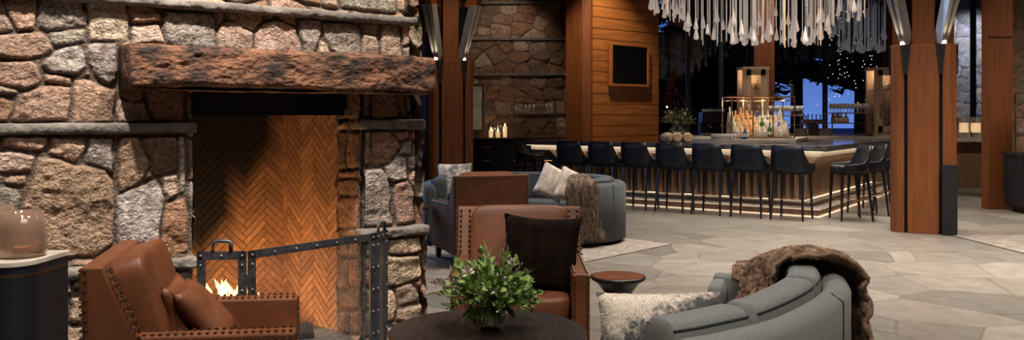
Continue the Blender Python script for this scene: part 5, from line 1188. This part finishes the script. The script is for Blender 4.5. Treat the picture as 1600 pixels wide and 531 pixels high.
shelf_unit('glass_shelf', 'brass shelf of upturned glasses left of the right display cabinet', x0, x1, 17.15, 17.55, 1.09, (.04, .25, .45), .01)
glass_rows('brass shelf by right cabinet', x0 + .05, x1 - .05, 17.25, 1.548, 11, 'glasses on the shelf by the right cabinet', 2)
k_ = ('amber', 1)
for i in range(5):
    c = copy_tree(P[k_], loc=(x0 + .12 + .095 * (i % 3), 17.25 + .14 * (i // 3), 1.35 if i < 5 else 1.14), label='copper toned round bottle, %s, on the middle of the brass shelf' % ordn[i]); c['group'] = 'copper bottles on the brass shelf'
x0, x1 = bx(1205, 16.6), bx(1264, 16.6)
shelf_unit('glass_shelf', 'low brass shelf of stemmed glasses right of the bottle rack', x0, x1, 16.75, 17.1, 1.09, (.04, .22, .40), .01)
glass_rows('low shelf beside bottle rack', x0 + .05, x1 - .05, 16.85, 1.498, 10, 'glasses on the low shelf behind the rack', 2)

# sideboard and shelf at the stone wall
sb = thing('sideboard', 'long dark navy sideboard against the far stone wall', 'sideboard', (0, 0, 0))
MB().box(-.86, 1.05, 17.75, 18.45, .08, 1.0).build('body', 'navy_cab', sb); MB().box(-.88, 1.07, 17.70, 18.45, 1.0, 1.03).build('counter_top', 'navy_cab', sb); MB().box(-.84, 1.0, 17.8, 18.4, 0, .08).build('plinth', 'black_wood', sb)
for x0, x1 in ((-.84, -.20), (-.18, .42), (.44, 1.03)):
    for z0, z1 in ((.10, .42), (.44, .70), (.72, .97)):
        d = MB().box(x0, x1, 17.73, 17.75, z0, z1).build('drawer', 'navy_cab', sb, bevel=.004); MB().tube([((x0 + x1) / 2 - .09, 17.715, (z0 + z1) / 2), ((x0 + x1) / 2 + .09, 17.715, (z0 + z1) / 2)], .007, 6).build('handle', 'brass', d)
def candle_jar(px, z, h, label, w=.07):
    x = bx(px, z); t = thing('candle_lantern', label, 'candle', (x, z, 1.03), 0, 'lit pillar candles in glass on the sideboard')
    MB().lathe([(.001, .0), (w, 0), (w, .30), (w - .004, .30), (w - .004, .008), (.001, .006)], 20, cap=False).build('glass_cylinder', 'clear', t, smooth=True)
    MB().lathe([(.045, .01), (.045, h)], 16).build('pillar_candle', 'candle', t); MB().ball((0, 0, h + .03), .012, 1, 1, 2.2).build('candle_flame', 'wick_flame', t)
    l = bpy.data.lights.new('candle_light', 'POINT'); l.energy = 2.2; l.color = (1, .6, .28); l.shadow_soft_size = .02; o = bpy.data.objects.new('candle_light', l); C.objects.link(o); o.parent = t; o.location = (0, 0, h + .05)
candle_jar(767, 18.0, .16, 'left pillar candle in its glass on the far sideboard'); candle_jar(778, 17.9, .13, 'lowest pillar candle, between the other two on the sideboard', .06)
x = bx(789, 18.0); candle_jar(789, 18.05, .24, 'tallest pillar candle in its glass, right of the other two', .07)
x0, x1 = bx(803, 18.1), bx(868, 18.1)
shelf_unit('wall_shelf', 'tall brass shelf of glasses on the far navy sideboard', x0, x1, 18.0, 18.35, 1.03, (.03, .50, .85), .012)
glass_rows('tall shelf above far sideboard', x0 + .06, x1 - .10, 18.12, 1.545, 9, 'glasses on the far sideboard shelf', 2)
t = thing('framed_art', 'pale abstract picture in a black frame, half hidden by the rear column', 'picture', (-.86 + .10, 18.60, 1.67)); 
MB().box(-.35, .12, .02, .03, -.48, .48).build('picture_sheet', 'art', t); f = MB(); f.box(-.37, .14, 0, .05, .48, .50); f.box(-.37, .14, 0, .05, -.50, -.48); f.box(.12, .14, 0, .05, -.48, .48); f.box(-.37, -.35, 0, .05, -.48, .48); f.build('frame', 'steel_dark', t)
# right edge: cabinet and shelf, hurricane candles
t = thing('navy_cabinet', 'dark navy cabinet at the right edge behind the patterned rug', 'cabinet', (0, 0, 0))
MB().box(7.75, 9.4, 13.1, 13.6, .10, .88).build('body', 'navy_cab', t); MB().box(7.72, 9.42, 13.06, 13.62, .88, .92).build('counter_top', 'navy_cab', t); MB().box(7.85, 9.3, 13.15, 13.55, 0, .10).build('plinth', 'black_wood', t)
for x in (7.79, 8.6): MB().box(x, x + .75, 13.075, 13.1, .14, .84).build('door', 'navy_cab', t, bevel=.006)
shelf_unit('wall_shelf', 'brass shelf of glasses on the navy cabinet at the right edge', 7.86, 9.0, 13.2, 13.5, .92, (.03, .55, .92), .011)
glass_rows('the shelf at the right frame edge', 7.98, 8.9, 13.3, 1.478, 8, 'glasses on the right edge shelf', 1)
def big_jar(px, z, label):
    t = thing('hurricane_candle', label, 'candle', (bx(px, z), z, 1.02), 0, 'large glass hurricane candles on the far counter')
    MB().lathe([(.001, 0), (.13, 0), (.13, .44), (.124, .44), (.124, .01), (.001, .01)], 24, cap=False).build('glass_cylinder', 'clear', t, smooth=True)
    MB().lathe([(.09, .12), (.09, .32)], 20).build('pillar_candle', 'candle', t); MB().lathe([(.118, .01), (.118, .12)], 20).build('sand', 'ash', t)
big_jar(1506, 18.1, 'hurricane candle next to the right column on the far counter'); big_jar(1525, 18.1, 'hurricane candle next to the timber pier on the far counter')

# ------------------------------------------------------------------ chandelier
ch = thing('glass_chandelier', 'wide chandelier of hanging glass rods and drops above the bar', 'chandelier', (0, 0, 0))
R = random.Random(21)
def rodset(n, x0, x1, y0, y1, edge, rad, drop_p, matn, together=None, seedz=0):
    lst = []
    for i in range(n):
        px = R.uniform(x0, x1); z = R.uniform(y0, y1); tipy = edge(px) - abs(R.gauss(0, 1)) * 16 + R.uniform(-3, 3)
        x = bx(px, z); tz = CAMZ + (HZ - tipy) / F * z; top = max(tz + .45, 3.75) + R.uniform(0, .15)
        lst.append((x, z, tz, top, R.random() < drop_p, R.random()))
    return lst
def edge1(px):
    pts = [(1012, 22), (1040, 30), (1066, 40), (1075, 68), (1110, 72), (1150, 78), (1190, 70), (1230, 74), (1262, 72), (1296, 66), (1306, 34), (1355, 34)]
    for a, b in zip(pts, pts[1:]):
        if a[0] <= px <= b[0]: return a[1] + (b[1] - a[1]) * (px - a[0]) / (b[0] - a[0])
    return 30
def rod(mb, r):
    x, z, tz, top, dp, q = r
    if dp:
        L = .13 + .12 * q; w_ = .028 + .024 * q; mb.tube([(x, z, tz + L * .8), (x, z, top)], .0045, 5)
        mb.lathe([(.001, tz), (w_ * .7, tz + .012), (w_, tz + w_ * .9), (w_ * .75, tz + w_ * 2), (.010, tz + L), (.005, tz + L * 1.15)], 10, (x, z, 0))
    else: mb.tube([(x, z, tz), (x, z, top)], .0072, 6)
rods = rodset(205, 1014, 1352, 13.2, 15.2, edge1, .008, .42, 'chand'); rods.sort(key=lambda r: r[1])
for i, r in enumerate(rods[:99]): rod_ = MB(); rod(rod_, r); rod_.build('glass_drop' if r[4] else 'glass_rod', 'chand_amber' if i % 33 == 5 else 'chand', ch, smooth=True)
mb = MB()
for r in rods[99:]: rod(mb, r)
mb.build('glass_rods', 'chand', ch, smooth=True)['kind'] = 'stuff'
MB().box(bx(1020, 14.2), bx(1350, 14.2), 13.1, 15.3, 3.85, 3.95).build('ceiling_plate', 'steel_dark', ch)
MB().box(4.2, 4.25, 14.2, 14.25, 3.95, 5.5).build('hanger', 'steel_dark', ch)
ch_refl = thing('glass_chandelier', 'dim glass rods by the window shaped as the reflection of the large chandelier', 'chandelier', (0, 0, 0))  # added rods imitating the large chandelier mirrored in the window
def edge2(px): return 84 if px > 1310 else 62
r2 = rodset(110, 1293, 1385, 17.2, 18.8, edge2, .008, .5, 'chand_refl'); mb = MB()
for i, r in enumerate(r2[:60]): q = MB(); rod(q, r); q.build('glass_drop' if r[4] else 'glass_rod', 'chand_refl', ch_refl, smooth=True)  # added rods and drops of the imitated reflection
for r in r2[60:]: rod(mb, r)
mb.build('glass_rods', 'chand_refl', ch_refl, smooth=True)['kind'] = 'stuff'  # rest of the added reflection rods
MB().box(bx(1292, 18), bx(1386, 18), 17.1, 18.9, 3.88, 3.98).build('ceiling_plate', 'steel_dark', ch_refl); MB().box(7.1, 7.15, 18, 18.05, 3.98, 5.5).build('hanger', 'steel_dark', ch_refl)  # plate and hanger added for the imitated reflection
